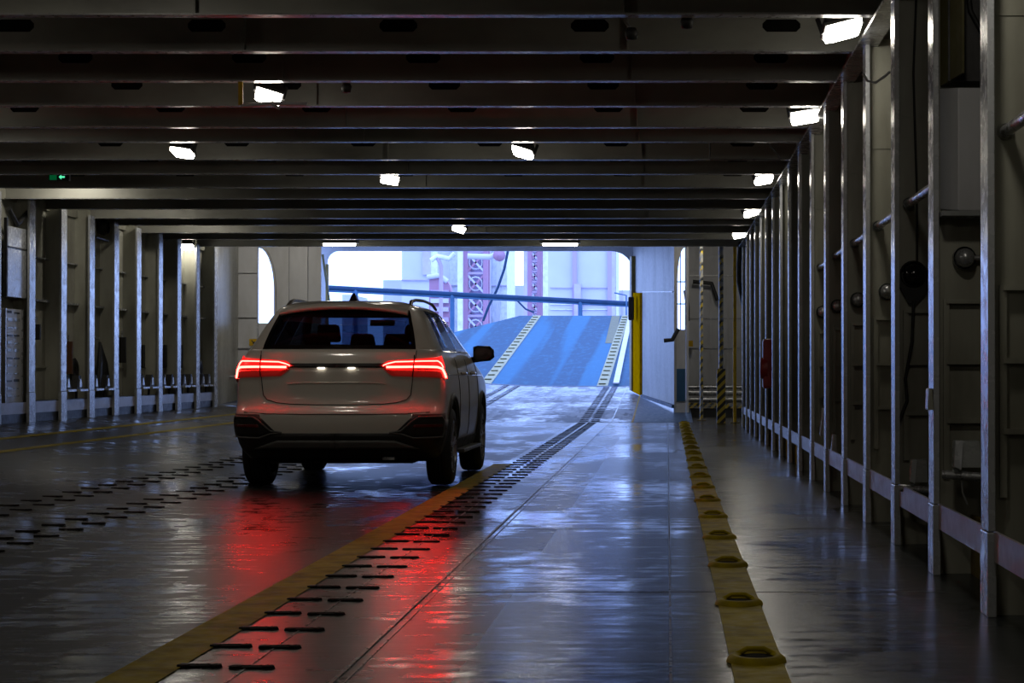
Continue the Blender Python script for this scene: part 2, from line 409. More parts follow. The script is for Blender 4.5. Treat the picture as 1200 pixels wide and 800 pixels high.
for y in BYall:
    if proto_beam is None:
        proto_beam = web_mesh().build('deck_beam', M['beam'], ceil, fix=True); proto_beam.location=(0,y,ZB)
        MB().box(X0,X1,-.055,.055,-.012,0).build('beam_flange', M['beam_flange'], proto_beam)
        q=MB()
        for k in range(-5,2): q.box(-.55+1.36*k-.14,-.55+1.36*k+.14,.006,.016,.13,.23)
        q.build('hole_shade_plates', M['slot'], proto_beam)  # black plates behind the web holes imitate the shade inside them
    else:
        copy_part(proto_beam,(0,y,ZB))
# far, closely packed beams of the bow section, up to the header
for y in (39.6,42.4,45.2,48.2,51.0):
    b_=MB().box(-9.3,3,y-.006,y+.006,4.17,4.45).build('bow_beam', M['beam'], ceil); MB().box(-9.3,3,y-.06,y+.06,4.15,4.17).build('beam_flange', M['beam_flange'], b_)
# longitudinal girder where the beams meet the right-hand frames
g=MB().box(1.385,1.40,-11,38.2,3.27,3.95).build('side_girder', M['web'], ceil); MB().box(1.30,1.44,-11,38.2,3.25,3.27).build('girder_flange', M['stud'], g)
MB().box(1.36,1.385,-11,38.2,3.36,3.39).build('girder_stiffener', M['stud'], g)
g=MB().box(-8.77,-8.75,-11,39,3.28,3.95).build('side_girder', M['web'], ceil)
for x in (-3.0,-.28):
    for y in BY[:14]:
        MB().box(x-.006,x+.006,y-.05,y-.006,ZB+.0,ZB+.5).build('beam_bracket', M['beam'], ceil)

# ---- right side: shell plate, frames with webs, kick plates
wr = MB().box(2.30,2.36,-11,46,-.1,4.5).build('wall_right', M['cream'], kind='structure'); wr['_w']=1
SY = [8.72+1.765*k for k in range(-8,17)]
def frame_proto():
    f_ = MB().box(1.38,2.30,-.007,.007,-.0,3.3).build('frame_web', M['web'], wr)
    MB().box(1.350,1.38,-.10,.10,.36,3.25).build('frame_flange', M['stud'], f_, bevel=.004)
    MB().box(1.346,1.384,-.103,.103,-.0,.355).build('flange_foot', M['stud'], f_, bevel=.004)
    MB().bar((1.425,-.025,.5),(1.425,-.025,1.40),.018,.03,(1,0,0)).build('frame_stiffener', M['web'], f_)
    for z in (1.39,1.08,.78): MB().box(1.425,2.25,-.045,-.007,z-.012,z+.012).build('frame_stiffener', M['web'], f_)
    MB().box(1.40,1.55,-.012,-.007,2.55,2.62).build('frame_patch', M['web'], f_)
    return f_
fp = frame_proto(); fp.location=(0,SY[0],0)
for y in SY[1:]: copy_part(fp,(0,y,0))
kp = MB().box(1.372,1.386,.08,1.69,.235,.362).build('kick_plate', M['skirt'], wr); kp.location=(0,SY[0],0)
kf = MB().box(1.55,1.57,.0,1.76,0,.30).build('gutter_plate', M['kick_yellow'], wr); kf.location=(0,SY[0],0)
for y in SY[1:-1]: copy_part(kp,(0,y,0))
for y in SY[1:-1]:
    if y<21: copy_part(kf,(0,y,0))
    else: MB().box(1.42,1.44,y+.02,y+1.74,0,.235).build('yellow_gutter_plate', M['yellow'], wr)
# ---- left side
wl = MB().prism([(-8.80,-11,0),(-8.80,42,0),(-8.80,42,4.5),(-8.80,-11,4.5)],(-.06,0,0)).build('wall_left', M['cream'], kind='structure'); wl['_w']=1
LX=-8.55
lpx=[36.7,73.9,106.9,135.7,162,187.5,209.3,231.4,252.4]
LY=[-LX*F/(VX-p) for p in lpx]; LY=[LY[0]-1.42*k for k in range(12,0,-1)]+LY
def lframe():
    f_=MB().box(-8.80,LX-.02,-.008,.008,fz(LX)-.02,3.5).build('frame_web', M['web'], wl)
    MB().box(LX-.02,LX+.012,-.13,.13,fz(LX)+.40,3.32).build('frame_flange', M['stud'], f_, bevel=.004)
    MB().box(LX-.024,LX+.018,-.135,.135,fz(LX)-.05,fz(LX)+.395).build('flange_foot', M['stud'], f_, bevel=.004)
    return f_
lp=lframe(); lp.location=(0,LY[0],0)
for y in LY[1:]: copy_part(lp,(0,y,0))
for i in range(len(LY)-1):
    y0,y1=LY[i],LY[i+1]
    MB().box(LX-.04,LX-.02,y0+.11,y1-.11,fz(LX)+.12,fz(LX)+.27).build('kick_plate', M['skirt'], wl)
    MB().box(-8.80,-8.75,y0+.01,y1-.01,2.58,2.60).build('wall_stiffener', M['stud'], wl)
    MB().box(-8.80,-8.73,y0+.01,y1-.01,1.98,2.01).build('wall_stiffener', M['stud'], wl)
    MB().box(-8.80,-8.78,y0+.01,y1-.01,1.06,1.08).build('wall_stiffener', M['cream'], wl)
    MB().box(-8.80,LX-.04,y0+.01,y1-.01,fz(LX)+.0,fz(LX)+.12).build('gutter_plate', M['dark'], wl)
# ---- left forward bulkhead with arched opening
YB=42.0
def bx_(px): return xat(px,YB)
def bz_(py): return zat(py,YB)
xa,xb_,xc,xd = bx_(240),bx_(302.5),bx_(322.5),bx_(376)
za_=bz_(378.5); ztop=4.5
wf = MB()
wf.box(xa,xb_,YB,YB+.05,-.1,ztop)
wf.box(xb_,xc,YB,YB+.05,-.1,za_)
wf.box(xc,xd,YB,YB+.05,-.1,ztop)
arch=[Vector((xb_,YB,ztop)),Vector((xb_,YB,bz_(289)))]
for t in (0,.15,.3,.45,.6,.75,.9,1): arch.append(Vector((xb_+(xc-xb_)*(.05+.95*math.sin(t*PI/2)),YB,bz_(289+51*(1-math.cos(t*PI/2))))))
arch.append(Vector((xc,YB,ztop)))
wf.prism(arch,(0,.05,0))
bulk = wf.build('wall_front', M['cream_light'], kind='structure'); bulk['_w']=1
for py in (319,371,407): MB().box(xa,xb_-.02,YB-.05,YB,bz_(py)-.015,bz_(py)+.015).build('wall_stiffener', M['cream_light'], bulk)
MB().box(xb_-.02,xb_+.01,YB-.06,YB,0,bz_(288)).build('arch_frame', M['stud'], bulk)
MB().tube([p+Vector((0,-.03,0)) for p in arch[1:-1]]+[Vector((xc,YB-.03,za_))],.025,8).build('arch_frame', M['cream_light'], bulk)
for px in (338,360): MB().box(bx_(px)-.012,bx_(px)+.012,YB-.04,YB,.3,3.9).build('wall_stiffener', M['cream_light'], bulk)
# return plate from this bulkhead back to the header
YO=52.0
# ---- header above the main opening, with rounded corners
xl,xr_ = xat(383,YO), xat(742,YO); zt=zat(294,YO)
hd=MB(); R_=.28
pts=[(-10.6,4.0),(-10.6,-.1),(xl,-.1)]
for t in range(7):
    a_=t/6*PI/2; pts.append((xl+R_*(1-math.cos(a_)), zt-R_*(1-math.sin(a_))))
for t in range(7):
    a_=t/6*PI/2; pts.append((xr_-R_*2*(1-math.sin(a_)), zt-R_*2*(1-math.cos(a_))))
pts+=[(xr_,.3),(xr_+.1,.3),(xr_+.1,4.0)]
# split to keep polygons well formed
hd.box(xat(345,YO),xl,YO,YO+.12,-.1,4.5)
top=[(xl,4.5),(xl,zt-R_)]+pts[3:10]+pts[10:17]+[(xr_,4.5)]
hd.prism([(x,YO,z) for x,z in top],(0,.12,0))
wfr=hd.build('wall_front', M['cream_light'], kind='structure')
# yellow jamb and leaning strut on the left side of the opening
MB().box(xl-.02,xl+.05,YO-.10,YO-.02,.5,3.7).build('jamb_strip', M['kick_yellow'], wfr)
MB().bar(at(378,298,YO-.3),at(386,354,YO-.3),.05).build('leaning_strut', M['olive'], wfr)
# ---- oblique pillar to the right of the opening
P0=Vector((xat(742,52.0),52.0,0)); P1=Vector((xat(790,43.2),43.2,0))
u=(P1-P0).normalized(); nrm=Vector((-u.y,u.x,0)); nrm = -nrm if nrm.y>0 else nrm
pil=MB(); pil.prism([P0+Vector((0,0,zat(457.5,52))),P1+Vector((0,0,zat(477,43.2))),P1+Vector((0,0,4.5)),P0+Vector((0,0,4.5))],-nrm*.05)
wp=pil.build('wall_front', M['pillar'], kind='structure')
def onp(px,py,off=0):       # point on the pillar's face seen at a pixel
    lo,hi=0.,1.
    for _ in range(40):
        m=(lo+hi)/2; q=P0.lerp(P1,m)
        if xat(px,q.y)>q.x: lo=m
        else: hi=m
    q=P0.lerp(P1,lo); return Vector((q.x,q.y,zat(py,q.y)))+nrm*off
MB().prism([onp(742.5,343,0),onp(752.5,343,0),onp(752.5,463,0),onp(742.5,458,0)],nrm*.06).build('yellow_jamb_plate', M['jamb'], wp)
MB().prism([onp(742.2,300,0),onp(744.6,300,0),onp(744.6,458,0),onp(742.2,457,0)],nrm*.10).build('jamb_edge', M['kick_yellow'], wp)
MB().prism([onp(753,341.2),onp(789,341),onp(789,342.4),onp(753,342.6)],nrm*.02).build('weld_seam', M['seam'], wp)
MB().prism([onp(753,462),onp(790,474),onp(790,478),onp(753,465)],nrm*.05).build('pillar_sill', M['rail_blue'], wp)
fb=MB().box(-.14,.0,-.2,.1,zat(375,50.5),zat(348,50.5)).build('fender_block', M['black'], None, origin=(0,0,0), bevel=.02); fb.location=(xat(743,50.5),50.5,0)
tag(fb,'black rubber fender block on the right jamb of the ramp opening','fender')
# narrow arched window between the pillar and the recess
YW=43.3
wn=MB(); x0,x1=xat(789.5,YW),xat(803.5,YW)
wn.box(x0,xat(794,YW),YW,YW+.05,-.1,4.5); wn.box(xat(802.5,YW),x1,YW,YW+.05,-.1,4.5); wn.box(xat(794,YW),xat(802.5,YW),YW,YW+.05,-.1,zat(386,YW))
cc=[Vector((xat(802.5,YW),YW,4.5)),Vector((xat(794,YW),YW,4.5)),Vector((xat(794,YW),YW,zat(330,YW)))]
for t in range(1,8):
    a_=t/7*PI/2; cc.append(Vector((xat(802.5-8.5*math.cos(a_),YW),YW,zat(330-40*math.sin(a_),YW))))
wn.prism(cc,(0,.05,0))
ww=wn.build('window_1', M['cream_light'], kind='structure')
for py in (330,356): MB().box(xat(794,YW),xat(802.5,YW),YW+.01,YW+.04,zat(py,YW)-.012,zat(py,YW)+.012).build('window_bar', M['rail_pale'], ww)
MB().box(xat(797.5,YW)-.01,xat(797.5,YW)+.01,YW+.01,YW+.04,zat(386,YW),3.6).build('window_bar', M['rail_pale'], ww)
MB().box(xat(793,YW),xat(803,YW),YW-.03,YW,zat(470,YW),zat(432,YW)).build('blue_patch_plate', M['rail_pale'], ww)
# recess bulkhead on the right
YR_=46.0
rb=MB().box(xat(803,YR_),3.2,YR_,YR_+.06,-.1,4.5).build('wall_front', M['cream_light'], kind='structure')
MB().box(xat(803,YR_)-.0,xat(803,YR_)+.05,YW+.05,YR_,-.1,4.5).build('recess_side_plate', M['cream_light'], rb)
for py in (323,373,407.5): MB().box(xat(806,YR_),2.3,YR_-.05,YR_,zat(py,YR_)-.012,zat(py,YR_)+.012).build('wall_stiffener', M['stud'], rb)
for px in (833,853): MB().box(xat(px,YR_)-.02,xat(px,YR_)+.02,YR_-.06,YR_,.3,3.9).build('wall_stiffener', M['cream_light'], rb)
# hull closing plates out of view
MB().box(-11,3.2,-11.06,-11,-.1,4.05).build('wall_back', M['cream'], kind='structure')

# ============================================================ CEILING LAMPS
def flood(px, py, Y, label, sz=.25, tilt=-.30, yaw=0, loc=None, roll=0):
    p = Vector(loc) if loc else at(px,py,Y); t = thing('ceiling_floodlight', p, label, 'lamp', 'ceiling floodlights')
    Mx = Matrix.Rotation(yaw,4,'Z') @ Matrix.Rotation(roll,4,'Y') @ Matrix.Rotation(tilt,4,'X')
    def T(v): return p+Mx@Vector(v)
    b_=MB(); w2=sz*.52; d2=sz*.42
    rows=[[T((x*s,y*s2,z)) for x,y in ((-w2,-d2),(w2,-d2),(w2,d2),(-w2,d2))] for s,s2,z in ((1,1,0),(1.03,1.03,.02),(.8,.8,.085),(.45,.45,.10))]
    b_.grid(rows,False,True); b_.add(rows[-1],[(0,1,2,3)])
    b_.build('housing', M['dark'], t)
    l_=MB(); w3=w2*.92; d3=d2*.92
    rows=[[T((x*s,y*s,z)) for x,y in ((-w3,-d3),(w3*.1,-d3),(w3,-d3*.9),(w3,d3),(-w3,d3))] for s,z in ((1,-.0),(.96,-.035),(.72,-.052))]
    l_.grid(rows,False,True); l_.add(rows[-1],[(0,1,2,3,4)])
    l_.build('lamp_glass', M['lamp'], t)
    for s in (-1,1): MB().bar(T((s*w2*1.05,0,-.005)),T((s*w2*1.05,0,.11)),.012,.03).build('bracket', M['dark'], t)
    MB().tube([T((0,0,.09)),Vector((p.x,p.y,3.95))],.014,6).build('stem', M['grey'], t)
    return t
L_ = [(987,33,13.35,'largest ceiling floodlight, nearest, at the top right corner'),
 (943,135,17.95,'second floodlight along the right-hand frames, counted from the nearest'),
 (895,209,24.0,'third floodlight along the right-hand frames, counted from the nearest'),
 (880,248,29.3,'fourth floodlight along the right-hand frames, small in the distance'),
 (866,274,34.2,'farthest floodlight along the right-hand frames, just above the yellow pole'),
 (315,111,16.4,'ceiling floodlight beside an L-shaped yellow and white conduit'),
 (214,177,20.7,'leftmost lit ceiling floodlight, to the right of the green sign'),
 (613,177,20.7,'floodlight in the middle of the ceiling, right of centre'),
 (457,209,24.1,'small tilted floodlight above the rear window of the car, middle row'),
 (538,267,32.6,'tiny ceiling floodlight above the main opening'),]
for px,py,Y,lab in L_: flood(px,py,Y,lab,sz=.25 if px>930 else .215, yaw=random.uniform(-.25,.25), roll=random.uniform(.12,.32)*(-1 if px>800 else 1))
for x,Y,lab in ((1.0,8.0,'added unseen floodlight over the near right-hand frames, above the picture'),(1.0,2.5,'added unseen floodlight continuing the right-hand row behind the viewer'),(-3.6,11.2,'added unseen floodlight over the near deck, above the picture on the left'),(-1.6,4.0,'added unseen floodlight over the deck behind the viewer'),(-6.5,5.0,'added unseen floodlight over the left deck behind the viewer'),(-6.9,13.0,'added unseen floodlight over the left deck, nearer than the picture edge'),(-7.3,18.5,'added unseen floodlight over the left deck, just outside the left edge')):
    flood(0,0,1,lab,loc=(x,Y,3.26),tilt=.35)  # added lamps out of view, brightening the near frames and left side
for Y,lab in ((26.5,'added fill floodlight hidden between beams over the first left studs'),(28.9,'added fill floodlight hidden between beams over the third left stud'),(32.6,'added fill floodlight hidden between beams over the fifth left stud')):
    flood(0,0,1,lab,loc=(-7.75,Y,3.72),tilt=.25,sz=.33)  # added hidden lamps that lift the dark frames of the left wall
flood(219,288,37.0,'bright floodlight high beside the last studs of the left wall',sz=.24)
flood(0,0,1,'added fill floodlight hidden behind the last beam over the recess with the poles',loc=(.9,40.4,4.1),tilt=.6,sz=.55)  # added out of sight and enlarged to brighten the recess wall
flood(0,0,1,'added fill floodlight hidden behind the last beam before the left bulkhead',loc=(-7.9,38.95,4.05),tilt=.6,sz=.6)  # added out of sight and enlarged to brighten the left bulkhead
# fluorescent battens over the mouth of the opening
def batten(px0,px1,py,Y,label):
    a_,b_=at(px0,py,Y),at(px1,py,Y); c_=(a_+b_)/2
    t=thing('ceiling_batten_lamp',c_,label,'lamp','batten lamps before the opening')
    MB().box(a_.x,b_.x,Y-.08,Y+.08,c_.z+.02,c_.z+.10).build('housing',M['grey'],t)
    MB().tube([a_+Vector((.05,-.02,0)),b_+Vector((-.05,-.02,0))],.026,8).build('lamp_tube',M['tube'],t)
    MB().tube([c_+Vector((0,0,.1)),Vector((c_.x,Y,3.95))],.012,6).build('stem',M['grey'],t)
batten(376,420,286.5,36.4,'long batten lamp over the left corner of the main opening')
batten(633,680,286.5,36.4,'long batten lamp over the right half of the main opening')
# conduit at the floodlight
c1=MB().tube([at(282,96,16.0),at(282,123,16.0)],.02,8); t=thing('conduit',at(282,123,16.0),'L-shaped yellow and white conduit under the beam, left of a floodlight','conduit')
c1.build('yellow_drop',M['yellow'],t)
MB().tube([at(282,124,16.0),at(318,121,16.0),at(360,122,16.0)],.016,8).build('white_run',M['cream_light'],t)
MB().tube([at(318,121,16.0),at(327,127,15.9)],.012,8).build('clamp',M['cream_light'],t)
# camera like bracket under a beam
for (px,py,Y,lab) in ((406,102,16.3,'small dark sensor hanging under a beam right of the conduit lamp'),(805,25,13.2,'dark sensor bracket by the top edge, left of the nearest floodlight'),(740,38,13.4,'pale round sounder in the dark web left of the nearest floodlight')):
    p=at(px,py,Y); t=thing('ceiling_sensor',p,lab,'sensor')
    MB().lathe([(0,-.05),(.035,-.045),(.045,0),(.03,.03),(0,.03)],p,(0,0,1),16).build('sensor_head',M['dark'],t)
    MB().tube([p+Vector((0,0,.02)),p+Vector((-.06,0,.10)),Vector((p.x-.06,Y,3.95))],.012,6).build('arm',M['grey'],t)
# thin pipe fitting under the beams, right of centre
t=thing('sprinkler_pipe',at(830,187,20.5),'thin dark sprinkler pipe under the beams right of centre','pipe')
MB().tube([at(832,150,20.5),at(832,178,20.5),at(832,187,20.5),at(915,187,20.5)],.010,8).build('pipe_run',M['seam'],t)
MB().tube([at(897,164,20.4),at(916,187,20.4)],.008,8).build('pipe_branch',M['seam'],t)
# green exit sign on a beam
p=at(69,207.5,24.3); t=thing('exit_sign',p,'small green illuminated exit sign with arrow under the left beams','sign')
MB().box(p.x-.12,p.x+.12,p.y-.02,p.y+.03,p.z-.045,p.z+.045).build('sign_box',M['dark'],t,bevel=.004)
MB().box(p.x-.105,p.x-.02,p.y-.024,p.y-.02,p.z-.035,p.z+.035).build('sign_face',M['exit'],t)
ar=[(-.0,0),(.03,.028),(.03,.01),(.07,.01),(.07,-.01),(.03,-.01),(.03,-.028)]
MB().prism([(p.x+.005+x,p.y-.024,p.z+z) for x,z in ar],(0,.004,0)).build('sign_arrow',M['exit_arrow'],t)
MB().box(p.x+.125,p.x+.13,p.y-.02,p.y+.03,p.z-.045,p.z+.045).build('end_cap',M['cream_light'],t)

# ============================================================ THINGS ON THE RIGHT
# rounded caps on a pipe that passes each frame
def cupy(Y,z,x,label,dark=False):
    t=thing('bulkhead_lamp',(x,Y,z),label,'lamp','round fittings along the right-hand frames')
    MB().lathe([(.0,-.115),(.030,-.11),(.046,-.085),(.050,-.05),(.050,-.02)],(x,Y,z),(0,1,0),20).build('glass_dome',M['gloss'] if dark else M['galv'],t)
    MB().lathe([(.058,-.05),(.060,-.02),(.045,0),(.0,0)],(x,Y,z),(0,1,0),20).build('base_ring',M['grey'],t)
    MB().tube([(x+.03,Y-.03,z),(x+.13,Y-.03,z)],.014,8).build('gland',M['galv'],t)
cups=[(SY[9]-.0,1.61,1.515,'grey round fitting in the second bay from the right edge, above the panelled frame',0),
 (SY[11]-.0,1.57,1.50,'round fitting on the frame right of the third lit stud',0),
 (SY[12]-.0,1.575,1.465,'round fitting beside the fifth frame, half hidden by a stud',0),
 (SY[13]-.0,1.58,1.455,'small round fitting beside the sixth frame from the right edge',0),
 (SY[14],1.58,1.46,'small round fitting beside the seventh frame, seen edge on',0)]
for y,z,x,lab,d in cups: cupy(y-.01,z,x,lab,d)
# black floodlight hung with cable between studs
Yb=SY[10]-.02; p=at(1070,322,Yb); t=thing('work_lamp',p,'black round work lamp hanging with its cable between two studs','lamp')
MB().lathe([(.0,-.10),(.04,-.098),(.062,-.075),(.066,-.03)],p,(0,1,0),20).build('glass_dome',M['gloss'],t)
MB().lathe([(.075,-.04),(.085,-.02),(.06,0),(0,0)],p,(0,1,0),20).build('base_ring',M['black'],t)
MB().prism([p+Vector(v) for v in ((-.10,-.03,.01),(.10,-.03,.03),(.09,-.03,-.09),(.01,-.03,-.18),(-.03,-.03,-.17),(-.09,-.03,-.06))],(0,.03,0)).build('lamp_bracket',M['black'],t)
MB().tube([p+Vector((-.0,-.03,-.16)),p+Vector((-.01,-.03,-.4)),p+Vector((-.05,-.03,-.62)),p+Vector((-.04,-.03,-.75)),p+Vector((-.09,-.03,-.88))],.010,8).build('hanging_cable',M['black'],t)
MB().tube([p+Vector((.02,-.03,.08)),p+Vector((.02,-.03,.5)),p+Vector((.0,-.03,1.2)),p+Vector((.02,-.03,1.7))],.007,8).build('supply_cable',M['black'],t)
# pipes running through the bays
for i,(y0,y1,z,lab) in enumerate(((6.9,8.72,2.055,'grey pipe running past the right edge of the picture at head height'),(11.0,12.2,2.03,'short bright pipe stub in the third bay from the right edge'),(12.9,14.0,2.02,'short pipe stub between the third and fourth studs'),(14.6,15.76,2.01,'short pipe stub between the fourth and fifth studs'),(16.4,17.5,2.01,'pipe stub high between the fifth and sixth studs'),(18.3,19.3,2.0,'faint pipe stub between the distant studs, right wall'))):
    t=thing('wall_pipe',(1.44,(y0+y1)/2,z),lab,'pipe'); MB().tube([(1.44,y0,z),(1.44,y1,z)],.026,12).build('pipe_run',M['galv'],t)
    MB().lathe([(.036,-.02),(.036,.0),(.026,.0)],(1.44,y1,z),(0,1,0),12).build('pipe_collar',M['grey'],t)
# big box duct with open cupboard above it
Yd=SY[9]-.01
t=thing('ventilation_duct',(1.5,Yd-.15,1.84),'large pale grey box duct between the two nearest studs, upper part','duct')
xa2,xb2=at(1101,200,Yd).x,1.75
MB().prism([(xa2,Yd,1.86),(xa2+.07,Yd-.18,1.84),(xb2,Yd-.18,1.84),(xb2,Yd,1.86)],(0,0,.62)).build('duct_body',M['cream_light'],t,bevel=.006)
MB().box(xa2-.01,xb2,Yd-.19,Yd,1.815,1.84).build('duct_foot',M['grey'],t)
t=thing('open_cupboard',(1.42,Yd-.1,2.5),'dark open cupboard above the grey duct, its olive door standing ajar','cupboard')
MB().box(1.42,1.80,Yd-.14,Yd-.12,2.50,3.2).build('cupboard_shade_sheet',M['dark'],t)  # flat dark sheet stands in for the shaded inside of the cupboard
MB().prism([(1.395,Yd-.02,2.49),(1.47,Yd-.28,2.52),(1.47,Yd-.28,3.0),(1.43,Yd-.15,3.16),(1.395,Yd-.02,3.2)],(.012,0,0)).build('cupboard_door',M['olive'],t)
MB().tube([(1.50,Yd-.16,3.1),(1.53,Yd-.16,2.85),(1.60,Yd-.16,2.72),(1.68,Yd-.16,2.66)],.014,8).build('loose_cable',M['black'],t)
# junction boxes with pipe under them
def jbox(px0,px1,py0,py1,Y,label,pipe=True,mat=None):
    a_=at(px0,py0,Y); b_=at(px1,py1,Y); t=thing('socket_box',((a_.x+b_.x)/2,Y,b_.z),label,'socket box','socket boxes low on the right-hand frames')
    z1,z0=a_.z,b_.z; x0,x1=a_.x,b_.x; sk=(z1-z0)*.12
    MB().prism([(x0,Y-.10,z0),(x0+sk,Y-.02,z1),(x1,Y-.02,z1),(x1,Y-.10,z0)],(0,.10,0)).build('box_body',mat or M['grey'],t,bevel=.006)
    wd=(x1-x0)*.28
    MB().prism([(x0-.004,Y-.115,z0+.008),(x0+wd-.01,Y-.125,z0-.008),(x0+wd+sk,Y-.035,z1),(x0+sk,Y-.03,z1)],(0,-.006,0)).build('box_lid',M['stud'],t)
    if pipe:
        zz=z0-.035
        MB().tube([(x0-.05,Y-.04,zz),(x1+.02,Y-.12,zz-.01)],.022,12).build('socket_pipe',M['galv'],t)
        MB().tube([(x0-.0,Y-.05,zz),(x0+.03,Y-.06,zz)],.028,12).build('pipe_coupling',M['grey'],t)
        MB().tube([(x0+.04,Y-.07,zz-.02),(x0+.045,Y-.07,zz-.09),(x0+.07,Y-.07,zz-.15)],.005,6).build('small_chain',M['galv'],t)
jbox(1115,1148,516,547,10.3,'largest grey socket box, between the two nearest studs, low down')
jbox(1065,1086,538,564,12.0,'tilted grey socket box low between the second and third studs',True)
jbox(973,980,509,530,17.3,'small pale socket box low down beside the sixth stud',False)
jbox(960,966,478,510,19.0,'narrow pale socket box low down beside the seventh stud',False)
jbox(1084,1092,455,480,10.44,'small dark switch box at the second stud, above the low boxes',False,M['web'])
# red hose box
Yh=27.3; a_=at(892,397,Yh); b_=at(905.5,455,Yh)
t=thing('fire_hose_box',((a_.x+b_.x)/2,Yh,b_.z),'red fire hose box mounted on the right-hand studs in the distance','hose box')
MB().box(a_.x+.02,b_.x,Yh-.1,Yh+.12,b_.z,a_.z).build('box_body',M['red'],t,bevel=.03)
MB().lathe([(0,-.05),(.13,-.045),(.15,0),(.15,.05)],(a_.x+.03,Yh,b_.z+.27),(1,0,0),20).build('hose_drum',M['red'],t)
# loose cable loop at the top of a stud and pale hanging pieces
t=thing('cable_loop',at(1020,90,12.0),'pale cable sagging between two studs under the side girder','cable')
MB().tube([at(1011,86,12.15),at(1017,95,12.15),at(1026,97,12.1),at(1036,90,12.1),at(1043,84,12.1)],.008,8).build('cable_run',M['cream_light'],t)
t=thing('hose_hanging',at(868,300,36),'thick black hose hanging from the ceiling behind the yellow pole','hose')
MB().tube([at(868,283,37.2),at(866,310,37.2),at(866,330,37.2),at(870,350,37.2),at(874,372,37.2)],.045,8).build('hose_run',M['black'],t)
# poles in the recess
def pole(px,pyb,r,Y,mat,label,sleeve=None):
    x=xat(px,Y); t=thing('support_pole',(x,Y,0),label,'pole')
    MB().tube([(x,Y,.0),(x,Y,3.6)],r,12).build('pole_shaft',mat,t,origin=(x,Y,0))
    if sleeve:
        zz=zat(432,Y); MB().box(x-sleeve/2,x+sleeve/2,Y-.06,Y+.06,0,zz).build('striped_guard',M['hazard'],t,bevel=.01)
    MB().box(x-.09,x+.09,Y-.09,Y+.09,0,.02).build('base_plate',M['kick_yellow'],t)
    return t
pole(845,497,.045,38.8,M['hazard_worn'],'thick pole with a bold black and yellow striped guard at its foot',.165)
pole(822,492,.036,41.2,M['hazard_worn'],'thin chipped pole left of the striped one',None)
pole(861,496,.034,39.4,M['yellow'],'thin plain yellow pole right of the striped one',None)
# pipes and striped kerb
xk0,xk1=xat(802,45.0),1.95
t=thing('striped_kerb',((xk0+xk1)/2,45.2,0),'low kerb with faded yellow stripes under the pipe bundle','kerb')
MB().box(xk0,xk1,44.9,45.4,0,.30).build('kerb_block',M['dark'],t); MB().box(xk0,xk1,44.86,44.9,.18,.30).build('striped_face',M['hazard_worn'],t)
MB().box(xk0-.02,xk0+.06,44.85,44.9,0,.36).build('yellow_end_post',M['yellow'],t)
t=thing('pipe_bundle',((xk0+xk1)/2,45.2,.3),'bundle of pale insulated pipes lying along the recess kerb','pipes')
for i,(dz,dy,r) in enumerate(((.37,.1,.06),(.52,.25,.07),(.64,.4,.05))):
    xx=xk0+.05
    while xx<xk1-.1:
        l_=random.uniform(.2,.34); MB().tube([(xx,45.0+dy,dz),(min(xx+l_,xk1),45.0+dy,dz)],r,10).build('pipe_segment',M['galv'],t)
        MB().tube([(xx-.012,45.0+dy,dz),(xx+.012,45.0+dy,dz)],r*1.15,10).build('pipe_collar',M['cream_light'],t); xx+=l_
for i,(px0,py0,px1,py1,px2,py2,lab) in enumerate(((812,330,834,332,841,352,'dark bent pipe high on the recess wall'),(778,399,788,398,795,385,'short dark hook-shaped hose beside the narrow arched window'),(803,340,806,360,806,376,'dark vertical valve rod in the corner of the recess'),(804,402,807,402,810,402,'small dark and yellow switch box on the recess wall'))):
    t=thing('wall_fitting',at(px1,py1,44.5 if i!=1 else 42.6),lab,'fitting'); Yq=45.6 if i!=1 else 42.8
    MB().tube([at(px0,py0,Yq),at(px1,py1,Yq),at(px2,py2,Yq)],.045,8).build('fitting_body',M['dark'],t)
    if i==3: MB().box(at(806,398,Yq).x,at(812,398,Yq).x,Yq-.1,Yq,at(0,406,Yq).z,at(0,399,Yq).z).build('yellow_cover',M['yellow'],t)

# ============================================================ THINGS ON THE LEFT
# tall panel and notice board in the first bays
def lw(px,py,X):    # point of a plane x=X on the left seen at a pixel
    Y=-X*F/(VX-px)*1.0; q=at(px,py,Y); return Vector((X,Y*X/q.x,0)) if False else q
def lpanel(name,px0,px1,py0,py1,X,mat,label,cat,th=.05):
    a_=lw(px0,py0,X); b_=lw(px1,py1,X); t=thing(name,(X,(a_.y+b_.y)/2,min(a_.z,b_.z)),label,cat)
    o=MB().box(X-th,X,min(a_.y,b_.y),max(a_.y,b_.y),b_.z,a_.z).build('panel_body',mat,t,bevel=.006)
    return t,a_,b_
t,a_,b_=lpanel('wall_cabinet',8,32,264,350,-8.59,M['stud'],'tall pale steel cabinet high on the left wall beside the first stud','cabinet')
MB().box(-8.59,-8.58,a_.y+.02,b_.y-.02,(a_.z+b_.z)/2+.18,(a_.z+b_.z)/2+.20).build('cabinet_seam',M['dark'],t)
MB().box(-8.62,-8.58,a_.y-.05,a_.y,b_.z,a_.z+.1).build('side_bar',M['dark'],t)
t2,c_,d_=lpanel('notice_board',6,25,361,476,-8.62,M['cream_light'],'tall narrow notice board with rows of small lines under the cabinet','notice board')
for k in range(12):
    z=c_.z-.06-.1*k
    if z<d_.z+.05: break
    for j in range(2):
        y0=c_.y+.12+.3*j*(d_.y-c_.y)/.7; 
        MB().box(-8.62,-8.616,c_.y+(d_.y-c_.y)*(.12+.42*j),c_.y+(d_.y-c_.y)*(.12+.42*j+random.uniform(.22,.36)),z,z+random.choice((.02,.035))).build('notice_line',M['grey'] if k%3 else M['dark'],t2)
